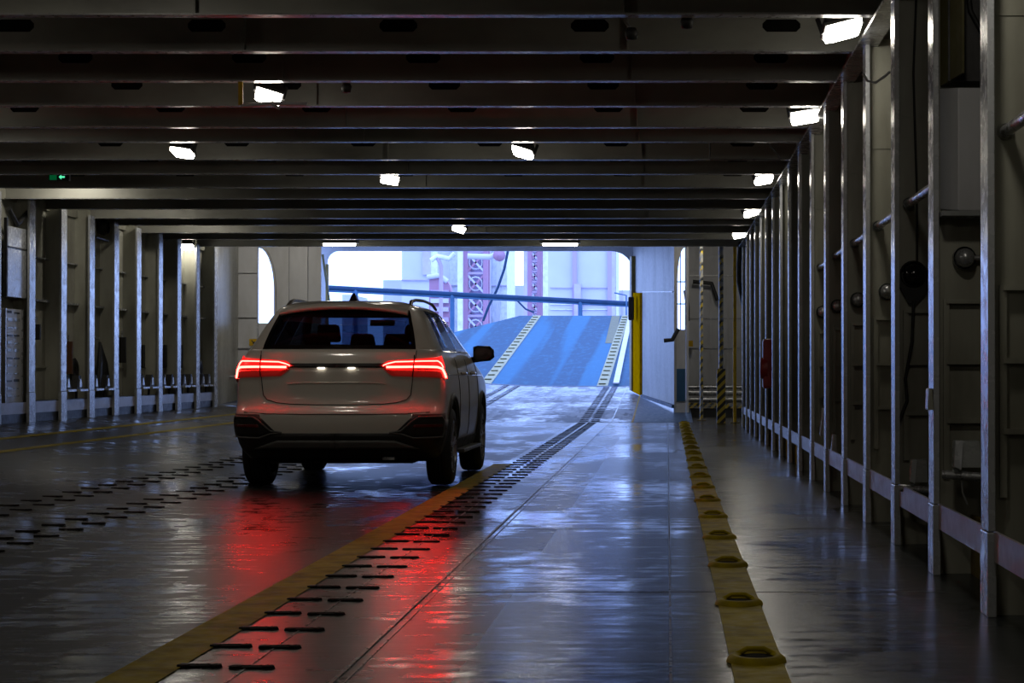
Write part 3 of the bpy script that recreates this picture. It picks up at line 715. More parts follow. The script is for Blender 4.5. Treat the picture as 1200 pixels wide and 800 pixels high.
MB().box(-8.63,-8.605,c_.y-.03,c_.y,d_.z,c_.z).build('board_frame',M['galv'],t2); MB().box(-8.63,-8.605,d_.y,d_.y+.03,d_.z,c_.z).build('board_frame',M['galv'],t2)
# dark bracket over the cabinet
q=lw(22,246,-8.6); t=thing('pipe_bracket',q,'dark V-shaped bracket above the cabinet on the left wall','bracket')
MB().tube([lw(10,244,-8.6),lw(20,263,-8.6),lw(35,246,-8.6)],.035,8).build('bracket_arm',M['dark'],t)
q=lw(122,268,-8.6); t=thing('ceiling_fan_unit',q,'dark round fitting high on the left wall between the third and fourth studs','fitting')
MB().lathe([(.0,-.1),(.10,-.09),(.13,0),(.1,.06)],lw(122,266,-8.62),(1,0,0),18).build('fitting_body',M['dark'],t)
MB().tube([lw(110,258,-8.6),lw(108,285,-8.6),lw(111,300,-8.6)],.025,8).build('hanging_wire',M['dark'],t)
MB().tube([lw(112,278,-8.6),lw(127,282,-8.6)],.02,8).build('fitting_arm',M['dark'],t)
# hanging lashing chains, cone shaped
q=lw(117,401,-8.70); t=thing('hanging_lashings',q-Vector((0,0,.6)),'dark cone of lashing ropes hung on a hook between the third and fourth studs','lashings')
for k in range(9):
    f_=(k-4)/4; z0=q.z; e=q+Vector((.05*abs(f_),f_*.30,-.72+.05*abs(f_)))
    MB().tube([q+Vector((0,0,0)),q.lerp(e,.5)+Vector((.02,f_*.03,0)),e],[.02,.035,.04],6).build('rope',M['black'],t)
MB().tube([q+Vector((0,0,.06)),q+Vector((-.10,0,.06))],.02,6).build('hook',M['galv'],t)
# extinguisher like shapes
for (px,py0,py1,lab,mt) in ((80,400,438,'brown strap bundle hanging beside the second stud',M['orange']),(143,395,425,'thin dark rod hook beside the fourth stud',M['black']),(42,380,398,'dark hook plate right of the first stud',M['black'])):
    a_=lw(px,py0,-8.72); b_=lw(px,py1,-8.72); t=thing('hanging_strap',b_,lab,'strap')
    MB().bar(a_,b_,.05,.12).build('strap_body',mt,t); MB().tube([a_,a_+Vector((0,0,.1))],.015,6).build('strap_hook',M['galv'],t)
for px in (168.5,194.5,213):
    a_=lw(px,404,-8.74); b_=lw(px,431,-8.74)
    t=thing('slot_vent',b_,'dark vertical slot in the left wall, %s of three'%({168.5:'leftmost',194.5:'middle one',213:'rightmost'}[px]),'slot')
    MB().box(-8.78,-8.73,a_.y-.06,a_.y+.06,b_.z,a_.z).build('slot_frame',M['dark'],t,bevel=.01)
# wheel chocks: wedge with pale foot on the ledge
cz=fz(LX)
names=['first','second','third','fourth','fifth','sixth','seventh','eighth','ninth','tenth','eleventh','twelfth']
cpx=[77,91,110,124,165,176,190,200,214,222,236,243]
cX=-8.62; cproto=None
sh=MB()
for i,px in enumerate(cpx):
    Y=-cX*F/(VX-px); 
    if cproto is None:
        cproto=thing('wheel_chock',(cX,Y,.75),None,None); del cproto['_w']
        z0=0; bl=MB().prism([(-.06,-.17,0),(-.06,.15,0),(-.06,.02,.20),(-.06,-.06,.20)],(.10,0,0)).build('chock_wedge',M['black'],cproto)
        MB().prism([(.042,-.07,.03),(.042,.05,.03),(.042,.01,.15),(.042,-.04,.15)],(.01,0,0)).build('chock_face',M['stud'],cproto)
        MB().box(-.08,.10,-.20,.20,-.03,.0).build('chock_foot',M['stud'],cproto)
        MB().tube([(-.03,.05,-.03),(-.03,.03,-.14)],.02,6).build('chock_leg',M['dark'],cproto)
        c=cproto
    else: c=copy_tree(cproto); c.location=(cX,Y,.75)
    tag(c,'%s wheel chock from the left on the left wall ledge, dark wedge with pale foot'%names[i],'wheel chock','wheel chocks stowed along the left wall')
for i,px in enumerate((86,152,158,180,205,228,233,247)):
    X=-8.74; Y=-X*F/(VX-px); t=thing('coiled_lashing',(X,Y,.95),'%s black coiled lashing from the left, behind the wheel chocks'%names[i],'coil','black coils behind the wheel chocks')
    MB().lathe([(.05,0),(.05,.03),(.16,.04),(.19,.02),(.16,-.01),(.05,0)],(X,Y,1.02),(1,0,0),14).build('coil',M['black'],t)
    MB().tube([(X+.02,Y+.02,1.1),(X+.02,Y+.1,.72)],.02,6).build('coil_tail',M['black'],t)
# ledge carrying chocks and coils
ld=MB().box(-8.80,-8.575,LY[12]+.1,LY[-1]-.05,.58,.61).build('stowage_ledge',M['dark'],wl)
# red valves and pipe by the forward bulkhead
for i,(px,py) in enumerate(((263,440),(289,441))):
    p=at(px,py,YB-.35); t=thing('red_valve',p,'red fire valve on the white pipe, %s'%('farther left, next to the stud wall' if i==0 else 'right beside the car tail light'),'valve')
    MB().lathe([(0,-.2),(.12,-.19),(.16,-.1),(.16,.1),(.1,.16),(0,.17)],p,(1,0,0),16).build('valve_body',M['red'],t)
    MB().tube([p+Vector((-.02,0,-.1)),p+Vector((.05,0,-.35)),p+Vector((.04,0,-.55))],.05,8).build('valve_leg',M['dark'],t)
p=at(276,441,YB-.6); t=thing('handrail_pipe',p,'thin white pipe running in front of the red valves','pipe'); MB().tube([at(253,441,YB-.8),at(300,441.5,YB-.8)],.02,8).build('pipe_run',M['cream_light'],t)
MB().tube([at(254,422,YB-.5),at(258,434,YB-.5),at(259,452,YB-.5)],.02,8).build('pipe_leg',M['dark'],t)
p=at(297,401,YB-.08); t=thing('warning_sign',p,'small square yellow sign with a black mark on the white bulkhead','sign')
MB().box(p.x-.085,p.x+.065,p.y,p.y+.01,p.z-.07,p.z+.07).build('sign_plate',M['yellow'],t)
MB().prism([(p.x-.05,p.y-.004,p.z+.035),(p.x-.03,p.y-.004,p.z+.045),(p.x+.0,p.y-.004,p.z+.005),(p.x+.03,p.y-.004,p.z+.02),(p.x+.02,p.y-.004,p.z-.035),(p.x-.025,p.y-.004,p.z-.02),(p.x-.01,p.y-.004,p.z-.005)],(0,.003,0)).build('sign_mark',M['black'],t)
# white floor kerb by the bulkhead
MB().box(xat(253,41.3),xat(288,41.3),41.2,41.4,.3,.36).build('floor_kerb',M['cream_light'],bulk)

# ============================================================ OUTSIDE
q=MB().box(-70,60,58,260,-4.2,-4.0).build('floor', M['quay'], kind='structure')
# dark blue pipe railing beyond the ramp
YQ=88.0
def qa(px,py,Y=YQ): return at(px,py,Y)
t=thing('pipe_railing',(qa(560,400).x,YQ,-4),'dark blue double pipe railing sloping down across the opening','railing')
MB().tube([qa(340,334.5),qa(780,358)],.105,12).build('top_rail',M['rail_blue'],t)
MB().tube([qa(340,338.5),qa(780,360.5)],.05,10).build('pale_lower_rail',M['rail_pale'],t)  # thinner, paler second pipe just below the top rail
for px in (417,530,680,770):
    yy=334.5+(px-340)*23.5/440; a_=qa(px,yy); MB().tube([a_,Vector((a_.x,a_.y,-4))],.10,10).build('rail_post',M['rail_pale'],t)
MB().tube([qa(720,343,YQ-2),qa(734,346,YQ-2),qa(734,372,YQ-2)],.03,8).build('side_hoop',M['rail_pale'],t)
# lattice towers
def tower(px0,px1,Y,label,postpx,n=6,pyt=270,pyb=400):
    a_=at(px0,pyt,Y); b_=at(px1,pyb,Y); t=thing('lattice_tower',((a_.x+b_.x)/2,Y,-4),label,'tower')
    zt_=a_.z; zb_=-4
    for x in (a_.x,b_.x):
        for dy in (0,1.1): MB().box(x-.12,x+.12,Y+dy-.12,Y+dy+.12,zb_,zt_).build('tower_post',M['pinkred'],t)
    st_=(b_.x-a_.x)*1.08; z=zt_; k=0
    while z>at(0,pyb,Y).z-1:
        MB().bar((a_.x,Y,z),(b_.x,Y,z-st_),.14,.1).build('cross_brace',M['pale_hull'],t)
        MB().bar((b_.x,Y,z),(a_.x,Y,z-st_),.14,.1).build('cross_brace',M['pinkred'],t)
        MB().bar((a_.x,Y,z),(b_.x,Y,z),.16,.12).build('cross_bar',M['pink'],t)
        c=Vector(((a_.x+b_.x)/2,Y-.05,z-st_/2)); MB().lathe([(st_*.30,-.03),(st_*.36,0),(st_*.30,.05),(st_*.28,0),(st_*.30,-.03)],c,(0,1,0),16).build('ring_brace',M['pale_hull'],t)
        z-=st_; k+=1
    MB().box(a_.x+.1,b_.x-.1,Y+1.2,Y+1.3,zb_,zt_).build('tower_backing',M['deep_mauve'],t)
    x=at(postpx,0,Y).x; MB().box(x-.13,x+.13,Y-.6,Y-.34,-4,zt_).build('white_post',M['pale_block'],t)
tower(546,569,104,'nearer red lattice tower with ring braces, left of the slack cable','' or 541)
tower(621,632,112,'slimmer pink lattice tower right of the slack cable',640)
# arched red and white machine
a_=at(503,325,110); b_=at(528,396,110); t=thing('dock_machine',((a_.x+b_.x)/2,110,-4),'round-topped pink and red dock machine left of the lattice tower','machine')
w_=b_.x-a_.x; arc=[Vector((a_.x,110,-4)),Vector((a_.x,110,a_.z))]+[Vector((a_.x+w_*.4+w_*.6*math.sin(k/8*PI/2),110,a_.z-.0-w_*.6*(1-math.cos(k/8*PI/2)))) for k in range(9)]+[Vector((b_.x,110,-4))]
MB().prism(arc,(0,1,0)).build('machine_body',M['pinkred'],t)
MB().tube([Vector((a_.x-.1,109.9,a_.z-.0)),Vector((a_.x+w_*.5,109.9,a_.z+.1)),Vector((a_.x+w_*.85,109.9,a_.z-w_*.2))],.14,8).build('arch_rim',M['pale_hull'],t)
for k,(py,mt) in enumerate(((342,M['pink']),(352,M['pale_hull']),(362,M['mauve']),(374,M['pink']),(386,M['pale_hull']))):
    z=at(0,py,110).z; MB().box(a_.x+.1,b_.x-.1,109.7,109.95,z-.14,z+.10).build('machine_band',mt,t)
# crane head
t=thing('crane_arm',at(520,300,100),'pale jointed crane arm above the round-topped machine','crane')
MB().tube([at(505,305,100),at(512,300,100),at(526,303,100),at(533,297,100)],.12,8).build('arm_segment',M['pale_block'],t)
MB().tube([at(512,300,100),at(517,312,100),Vector((at(516,322,100).x,100,-4))],.10,8).build('arm_segment',M['pink'],t)
MB().tube([at(548,300,100),at(575,301,100),at(584,297,100)],.14,8).build('arm_boom',M['pale_hull'],t)
MB().lathe([(0,-.2),(.3,-.1),(.3,.2),(0,.3)],at(585,299,99.8),(0,1,0),12).build('arm_joint',M['pinkred'],t)
t=thing('slack_cable',at(590,330,90),'dark slack cable hanging between the two lattice towers','cable')
MB().tube([at(596,290,92),at(591,315,92),at(583,338,92),at(573,358,92),at(566,376,92)],.06,8).build('cable_run',M['rail_blue'],t)
MB().tube([at(606,352,92),at(616,362,92),at(626,366,92)],.04,8).build('cable_end',M['rail_blue'],t)
# distant buildings and hull
def block(px0,px1,pyt,Y,mat,label,dep=8,name='harbour_building',extra=()):
    a_=at(px0,pyt,Y); b_=at(px1,400,Y); t=thing(name,((a_.x+b_.x)/2,Y,-4),label,'building')
    MB().box(a_.x,b_.x,Y,Y+dep,-4,a_.z).build('wall_block',mat,t)
    for (p0,p1,q0,q1,mt,nm,pr) in extra:
        c=at(p0,q0,Y); d=at(p1,q1,Y); MB().box(c.x,d.x,Y-pr,Y,d.z,c.z).build(nm,mt,t)
    return t
block(471,512,255,140,M['pale_hull'],'pale lavender tower block in the left half of the opening',extra=((471,512,327.5,328.5,M['mauve'],'ledge',.2),(496,505,255,322,M['mauve'],'drain_pipe',.3),(505,513,255,322,M['pale_block'],'corner_strip',.25)))
block(512,594,255,149,M['pale_block'],'cream white hull wall behind the lattice tower',extra=((512,594,334,335,M['mauve'],'ledge',.2),(570,576,255,420,M['pale_hull'],'upright_rib',.3),(582,586,255,420,M['pale_hull'],'upright_rib',.3)))
block(449,471,328,145,M['pale_hull'],'low pale block beside the sky on the left')
block(401,412,345,150,M['pale_hull'],'small bluish block far left below the railing')
block(594,614,334.5,160,M['pale_hull'],'low pale wall under the sky gap between the towers')
t=block(614,722,255,136,M['pale_hull'],'tall lavender ship side with pink upright stripes',extra=((671,676,255,372,M['pink'],'pink_stripe',.3),(712,717,255,372,M['pink'],'pink_stripe',.3),(717,721,255,372,M['mauve'],'grey_stripe',.3),(614,618,255,372,M['mauve'],'grey_stripe',.3),(645,722,336.5,337.5,M['mauve'],'ledge',.15),(645,722,356,357,M['pale_block'],'ledge',.15),(645,722,362,363,M['pale_block'],'ledge',.15),(673,681,333,372,M['mauve'],'rounded_fender',.5)))
block(722,760,340,160,M['pale_hull'],'low pale wall beneath the sky at the right end of the opening',extra=((729,729.6,338,372,M['mauve'],'thin_post',.2),))

# ============================================================ THE CAR
CAR=thing('car',(-2.845,17.55,0),'pearl white sport utility car driving away with red tail lights on','car')
CAR.rotation_euler=(0,0,math.radians(-.35)); del CAR['_w']
def interp(tab):
    zs=[t_[0] for t_ in tab]; vs=[t_[1] for t_ in tab]; n=len(zs); m=[]
    for i in range(n):
        if i==0: m.append((vs[1]-vs[0])/(zs[1]-zs[0]))
        elif i==n-1: m.append((vs[-1]-vs[-2])/(zs[-1]-zs[-2]))
        else: 
            a_=(vs[i]-vs[i-1])/(zs[i]-zs[i-1]); b_=(vs[i+1]-vs[i])/(zs[i+1]-zs[i]); m.append(0 if a_*b_<=0 else 2*a_*b_/(a_+b_))
    def f(z):
        if z<=zs[0]: return vs[0]
        if z>=zs[-1]: return vs[-1]
        i=max(k for k in range(n-1) if zs[k]<=z); h=zs[i+1]-zs[i]; t=(z-zs[i])/h
        return (2*t**3-3*t*t+1)*vs[i]+(t**3-2*t*t+t)*h*m[i]+(-2*t**3+3*t*t)*vs[i+1]+(t**3-t*t)*h*m[i+1]
    return f
W_=interp([(.22,.76),(.30,.85),(.42,.895),(.55,.915),(.75,.920),(.88,.915),(.98,.905),(1.08,.885),(1.17,.855),(1.25,.805),(1.35,.755),(1.45,.705),(1.53,.660),(1.58,.615),(1.62,.545),(1.65,.44),(1.665,.30),(1.672,.08)])
RR=interp([(.22,.30),(.30,.14),(.40,.05),(.50,.015),(.60,.0),(.66,.0),(.70,.03),(.74,.055),(.82,.065),(.95,.06),(1.04,.055),(1.08,.075),(1.16,.11),(1.25,.17),(1.35,.25),(1.45,.34),(1.53,.42),(1.565,.44),(1.60,.46),(1.63,.60),(1.655,.85),(1.668,1.2),(1.672,1.7)])
FF=interp([(.22,4.28),(.35,4.42),(.6,4.48),(.8,4.44),(.9,4.38),(.98,4.1),(1.04,3.75),(1.10,3.45),(1.25,3.15),(1.4,2.85),(1.5,2.65),(1.58,2.45),(1.62,2.3),(1.65,2.15),(1.665,2.0),(1.672,1.8)])
RD=.42
def CP(s,z,off=0.0):
    if off:
        e=1e-3; a_=CP(s+e,z)-CP(s-e,z) if s>e else CP(s+e,z)-CP(s,z); b_=CP(s,z+e)-CP(s,z-e)
        n_=a_.cross(b_); n_.normalize(); p=CP(s,z)
        c_=Vector((0,2.2,z)); 
        if n_.dot(p-c_)<0: n_=-n_
        return p+n_*off
    w_,yr,yf=W_(z),RR(z),FF(z); ln=yf-yr; R_=min(RD,ln*.35)
    def corner(s_):   # s_ 0..2 from the middle of the end to the side
        if s_<=1: x=.84*s_; y=1-(1-x**4)**.25
        else: q_=.158+.8420*(s_-1); q_=min(q_,1); x=(1-(1-q_)**4)**.25; y=q_
        return x*w_, y*R_
    if s<=2: x,y=corner(s); y=yr+y
    elif s<=3: x=w_; y=yr+R_+(ln-2*R_)*(s-2)
    else: x,y=corner(5-s); y=yf-y
    tp=1-.03*max(0,(y-3.0)/1.5)**2 - .012*max(0,(1.4-y)/1.4)**2
    return Vector((x*tp,y,z))
def sx(x,z):
    w_=W_(z)*.99; r=min(.9999,x/w_)
    if r<.84: return r/.84
    q_=1-(1-r**4)**.25; return 1+(q_-.158)/.842
def sy(y,z):
    yr,yf=RR(z),FF(z); R_=min(RD,(yf-yr)*.35); q_=(y-yr)/R_
    if q_<.158: return 1
    if q_<1: return 1+(q_-.158)/.842
    if y>yf-R_: return 3+min(1,(y-(yf-R_))/R_)
    return 2+(y-yr-R_)/(yf-yr-2*R_)
def mir(v,sd): return Vector((v.x*sd,v.y,v.z))
def patch(fa,fb,zl,ns=10,off=.004,sd=1):     # fa,fb: z -> s limits; zl list of heights
    rows=[]
    for z in zl: rows.append([mir(CP(fa(z)+(fb(z)-fa(z))*k/ns,z,off),sd) for k in range(ns+1)])
    return rows
def zs(a,b,n): return [a+(b-a)*i/n for i in range(n+1)]
# lower body
BELT=1.215
sS=[i/7 for i in range(7)]+[1+i/8 for i in range(8)]+[2+i/26 for i in range(26)]+[3+i/8 for i in range(8)]+[4+i/5 for i in range(6)]
body=MB(); zl=zs(.24,BELT,38); rows=[]
for z in zl:
    r=[CP(s,z) for s in sS]; rows.append(r+[mir(p,-1) for p in r[::-1][1:-1]])
body.grid(rows,True,True); n_=len(rows[0])
body.add(rows[0],[tuple(range(n_))]); body.add(rows[-1],[tuple(range(n_))])
bo=body.build('body',M['car'],CAR)
bm_=bmesh.new(); bm_.from_mesh(bo.data); bmesh.ops.remove_doubles(bm_,verts=bm_.verts,dist=1e-5); bmesh.ops.recalc_face_normals(bm_,faces=bm_.faces); bm_.to_mesh(bo.data); bm_.free()
cut=MB(); WY=(.88,3.55); WRAD=.352
for wy in WY:
    for sd in (-1,1): cut.lathe([(0,0),(.405,0),(.405,.34),(0,.34)],(sd*.68 if sd>0 else -1.02,wy,.36),(1,0,0),40,False)
co=cut.build('cutter',M['black'],CAR)
bmc=bmesh.new(); bmc.from_mesh(co.data); bmesh.ops.remove_doubles(bmc,verts=bmc.verts,dist=2e-3); bmesh.ops.recalc_face_normals(bmc,faces=bmc.faces); bmc.to_mesh(co.data); bmc.free()
md=bo.modifiers.new('w','BOOLEAN'); md.operation='DIFFERENCE'; md.object=co; md.solver='EXACT'
try: md.material_mode='TRANSFER'
except Exception: pass
bpy.context.view_layer.update()
dg=bpy.context.evaluated_depsgraph_get(); nm_=bpy.data.meshes.new_from_object(bo.evaluated_get(dg)); bo.modifiers.clear(); bo.data=nm_
bpy.data.objects.remove(co)
# windows layout on the greenhouse
ZT=1.556
def rw_x(z): return .665-.10*(max(0,z-1.20)/(ZT-1.20))**1.3      # half width of the rear glass
ra=lambda z:0.0; rbw=lambda z: sx(rw_x(z),z)
def wy0(z): return .80+ (z-BELT)*.55           # rear edge of side glazing
def wy1(z): return min(FF(z)-.46, 3.02-(z-BELT)*1.15)
glz=zs(BELT+.02,ZT,9)
g=MB()
for sd in (-1,1): g.grid(patch(ra,rbw,glz,10,-.004,sd))
rg=g.build('rear_window',M['privacy'],CAR); 
frm=MB()
for sd in (-1,1):
    frm.grid(patch(lambda z:max(0,rbw(z)-.05),rbw,glz,2,.001,sd)); frm.grid(patch(ra,rbw,zs(BELT,BELT+.035,1),10,.001,sd)); frm.grid(patch(ra,rbw,zs(ZT-.05,ZT+.005,1),10,.001,sd))
frm.build('rear_window_frame',M['gloss'],CAR)
for sd in (-1,1): MB().grid(patch(rbw,lambda z:sy(wy0(z),z),zs(BELT,ZT,8),10,0,sd)).build('rear_pillar',M['car'],CAR)
for sd in (-1,1):
    g=MB(); g.grid(patch(lambda z:sy(wy0(z)+.03,z),lambda z:sy(1.22+(z-BELT)*.3,z),glz,4,-.003,sd)); g.build('quarter_window',M['privacy'],CAR)
    g=MB(); g.grid(patch(lambda z:sy(1.38+(z-BELT)*.2,z),lambda z:sy(2.02,z),glz,5,-.003,sd)); g.build('rear_door_window',M['privacy'],CAR)
    g=MB(); g.grid(patch(lambda z:sy(2.10,z),lambda z:sy(max(2.12,wy1(z)),z),glz,5,-.003,sd)); g.build('front_door_window',M['clear'],CAR)
    g=MB(); g.grid(patch(lambda z:sy(wy0(z),z),lambda z:sy(wy0(z)+.03,z),glz,1,.002,sd)); g.grid(patch(lambda z:sy(1.22+(z-BELT)*.3,z),lambda z:sy(1.38+(z-BELT)*.2,z),glz,1,.002,sd)); g.grid(patch(lambda z:sy(2.02,z),lambda z:sy(2.10,z),glz,1,.002,sd))
    g.grid(patch(lambda z:sy(wy0(z),z),lambda z:sy(max(2.12,wy1(z)),z),zs(BELT,BELT+.02,1),12,.002,sd))
    g.grid(patch(lambda z:sy(wy0(z),z),lambda z:sy(max(2.12,wy1(z)),z),zs(ZT-.012,ZT+.012,1),12,.002,sd)); g.build('window_pillars',M['gloss'],CAR)
    g=MB(); g.grid(patch(lambda z:sy(max(2.12,wy1(z)),z),lambda z:3.75,zs(BELT,ZT,8),4,.0,sd)); g.build('front_pillar',M['gloss'],CAR)
g=MB()
for sd in (-1,1): g.grid(patch(lambda z:3.75,lambda z:5,zs(BELT,ZT,8),8,.0,sd))
g.build('windscreen',M['clear'],CAR)
# roof
roof=MB(); rows=[]
for z in [ZT,ZT+.02,1.58,1.60,1.615,1.63,1.64,1.65,1.658,1.665,1.669,1.672]:
    r=[CP(s,z) for s in sS]; rows.append(r+[mir(p,-1) for p in r[::-1][1:-1]])
roof.grid(rows,True,True); roof.add(rows[-1],[tuple(range(len(rows[-1])))])
roof.build('roof',M['car'],CAR)
hl=MB(); hl.box(-.58,.58,.75,2.6,ZT-.01,ZT+.005).build('headliner',M['dark'],CAR)
# spoiler
sp_=MB(); rows=[]
for k in range(13):
    x=-.56+1.12*k/12
    z=1.600-.055*(abs(x)/.56)**2.4; y=.41+.10*(abs(x)/.56)**2
    rows.append([Vector((x,y-.085,z-.028)),Vector((x,y-.095,z-.008)),Vector((x,y-.03,z+.022)),Vector((x,y+.20,z+.048-.045*(abs(x)/.6)**4)),Vector((x,y+.20,z-.03)),Vector((x,y-.0,z-.038))])
sp_.grid(rows,True,True); sp_.add(rows[0],[tuple(range(6))]); sp_.add(rows[-1],[tuple(range(6))])
sp_.build('spoiler',M['car'],CAR)
# cabin silhouettes
seat=[]
for x in (-.42,.42):
    MB().prism([(x-.23,2.2,1.0),(x+.23,2.2,1.0),(x+.20,2.1,1.28),(x-.20,2.1,1.28)],(0,.12,0)).build('front_seat',M['black'],CAR,bevel=.03)
    MB().prism([(x-.12,2.08,1.30),(x+.12,2.08,1.30),(x+.10,2.06,1.47),(x-.10,2.06,1.47)],(0,.09,0)).build('headrest',M['black'],CAR,bevel=.03)
MB().prism([(-.60,1.25,1.0),(.60,1.25,1.0),(.56,1.18,1.24),(-.56,1.18,1.24)],(0,.14,0)).build('rear_seat',M['black'],CAR,bevel=.03)
for x in (-.36,0.05,.36): MB().prism([(x-.12,1.16,1.24),(x+.12,1.16,1.24),(x+.10,1.15,1.365),(x-.10,1.15,1.365)],(0,.08,0)).build('headrest',M['black'],CAR,bevel=.03)
MB().box(-.7,.7,2.9,3.2,1.1,1.24).build('dashboard',M['black'],CAR)
MB().bar((-.12,2.78,1.50),(.12,2.78,1.50),.03,.06).build('mirror_inside',M['black'],CAR)
# tailgate gap
def rline(pts,r,name,mat,sd_both=True,off=.002,par=None,n=6):
    m=MB()
    for sd in ((-1,1) if sd_both else (1,)):
        m.tube([mir(CP(sx(x,z),z,off),sd) for x,z in pts],r,n)
    return m.build(name,mat,par or CAR)
rline([(0,.735),(.2,.736),(.4,.742),(.52,.755),(.60,.78),(.635,.82),(.645,.9),(.655,1.0),(.665,1.1),(.672,1.2)],.004,'tailgate_gap',M['trim'])
rline([(0,.655),(.3,.655),(.6,.66),(.80,.672)],.004,'bumper_crease',M['trim'])
rline([(0,.925),(.3,.925),(.42,.915)],.0045,'plate_recess_edge',M['car'],off=.004)
# garnish ledge over the plate recess and the recess itself
g=MB()
for sd in (-1,1): g.grid(patch(lambda z:0,lambda z:sx(.42-.1*(1.075-z),z),zs(1.055,1.085,2),6,.018,sd))
g.build('tailgate_garnish',M['trim'],CAR,solid=.016)
for sd in (-1,1):
    q_=CP(sx(.13,1.05),1.05,.012); MB().box(q_.x*sd-.03,q_.x*sd+.03,q_.y-.01,q_.y+.02,1.05,1.056).build('plate_lamp',M['platelamp'],CAR)
# lights
def poly_patch(pts,off,name,mat,par,sd,solid=.0,n=5):
    # pts: four corner (x,z) in rear/side arc coordinate; bilinear
    (a,b,c,d)=pts; rows=[]
    for i in range(n+1):
        t_=i/n; l=(a[0]+(d[0]-a[0])*t_, a[1]+(d[1]-a[1])*t_); r=(b[0]+(c[0]-b[0])*t_, b[1]+(c[1]-b[1])*t_)
        rows.append([mir(CP(l[0]+(r[0]-l[0])*k/14, l[1]+(r[1]-l[1])*k/14, off),sd) for k in range(15)])
    m=MB(); m.grid(rows); return m.build(name,mat,par,solid=solid)
def SX(x,z): return sx(x,z)
def strip(pts,wd,off,name,mat,par,sd):      # pts in (s,z)
    m=MB(); n=len(pts); f=[]
    for i in range(n-1):
        for k in range(6 if i<n-2 else 7):
            t_=k/6; f.append((pts[i][0]+(pts[i+1][0]-pts[i][0])*t_, pts[i][1]+(pts[i+1][1]-pts[i][1])*t_))
    m.tube([mir(CP(s_,z_,off),sd) for s_,z_ in f],wd,8); return m.build(name,mat,par)
for sd in (-1,1):
    nm2='left' if sd<0 else 'right'
    tl=poly_patch([(SX(.40,1.05),1.05),(1.72,1.015),(1.66,1.145),(SX(.44,1.09),1.09)],.012,'tail_lamp',M['redglass_dark'],CAR,sd,.03)
    poly_patch([(SX(.36,1.062),1.062),(1.72,1.05),(1.60,1.155),(SX(.44,1.108),1.108)],.016,'upper_lens',M['redglass'],tl,sd,.01)
    poly_patch([(SX(.48,.985),.985),(1.74,.955),(1.72,1.02),(SX(.40,1.045),1.045)],.012,'lower_lens',M['redglass_dark'],tl,sd,.01)
    s0=SX(.45,1.1)
    strip([(SX(.44,1.082),1.082),(SX(.50,1.098),1.098),(SX(.72,1.104),1.104),(1.26,1.106),(1.38,1.085),(1.46,1.05)],.0055,.019,'upper_light_strip',M['led'],tl,sd)
    strip([(SX(.40,1.062),1.062),(SX(.44,1.082),1.082)],.005,.019,'inner_light_strip',M['led'],tl,sd)
    strip([(SX(.43,1.052),1.052),(SX(.70,1.054),1.054),(1.22,1.052),(1.40,1.04),(1.50,.995),(1.55,.965)],.0095,.019,'lower_light_strip',M['led'],tl,sd)
    strip([(SX(.655,1.15),1.15),(SX(.648,.98),.98)],.006,.028,'lamp_divider',M['gloss'],tl,sd)
# black lower bumper, corner pockets, skid plate
g=MB()
def bump_top(x): return .475 if x<.5 else .475
for sd in (-1,1):
    g.grid(patch(lambda z:0,lambda z:sy(.50,z),zs(.245,.492,8),22,.006,sd))
g.build('lower_bumper',M['trim'],CAR,solid=.02)
for sd in (-1,1):
    pk=poly_patch([(SX(.60,.46),.46),(1.60,.455),(1.62,.66),(SX(.66,.655),.655)],.008,'corner_pocket',M['trim'],CAR,sd,.02)
    poly_patch([(SX(.50,.49),.49),(SX(.66,.45),.45),(SX(.72,.655),.655),(SX(.64,.62),.62)],.0085,'pocket_wing',M['trim'],pk,sd,.01)
    pts=[(SX(.46,.50),.50),(SX(.56,.515),.515),(SX(.66,.60),.60),(SX(.71,.63),.63),(1.30,.635),(1.42,.60),(1.45,.50),(1.40,.462),(SX(.66,.455),.455),(SX(.56,.49),.49),(SX(.46,.50),.50)]
    strip(pts,.0085,.014,'pocket_trim',M['skid'],pk,sd)
    poly_patch([(SX(.66,.545),.545),(1.36,.545),(1.36,.568),(SX(.67,.568),.568)],.014,'reflector',M['reflector'],pk,sd,.01)
    # black cladding from the pocket to the wheel arch
    poly_patch([(1.45,.25),(sy(.50,.30),.25),(sy(.50,.6),.60),(1.50,.62)],.010,'corner_cladding',M['trim'],CAR,sd,.01)
g=MB()
for sd in (-1,1): g.grid(patch(lambda z:0,lambda z:sx(.50+.22*(.44-z)/.07,z) ,zs(.375,.44,3),10,.022,sd))
g.build('skid_plate',M['skid'],CAR,solid=.015)
g=MB()
for sd in (-1,1): g.grid(patch(lambda z:0,lambda z:sx(.30,z) ,zs(.395,.432,2),6,.024,sd))
g.build('skid_recess',M['trim'],CAR,solid=.012)
MB().box(.40,.50,.05,.30,.262,.285).build('exhaust_tip',M['chrome'],CAR)
MB().box(-.62,.62,.35,4.1,.22,.42).build('underbody',M['black'],CAR)
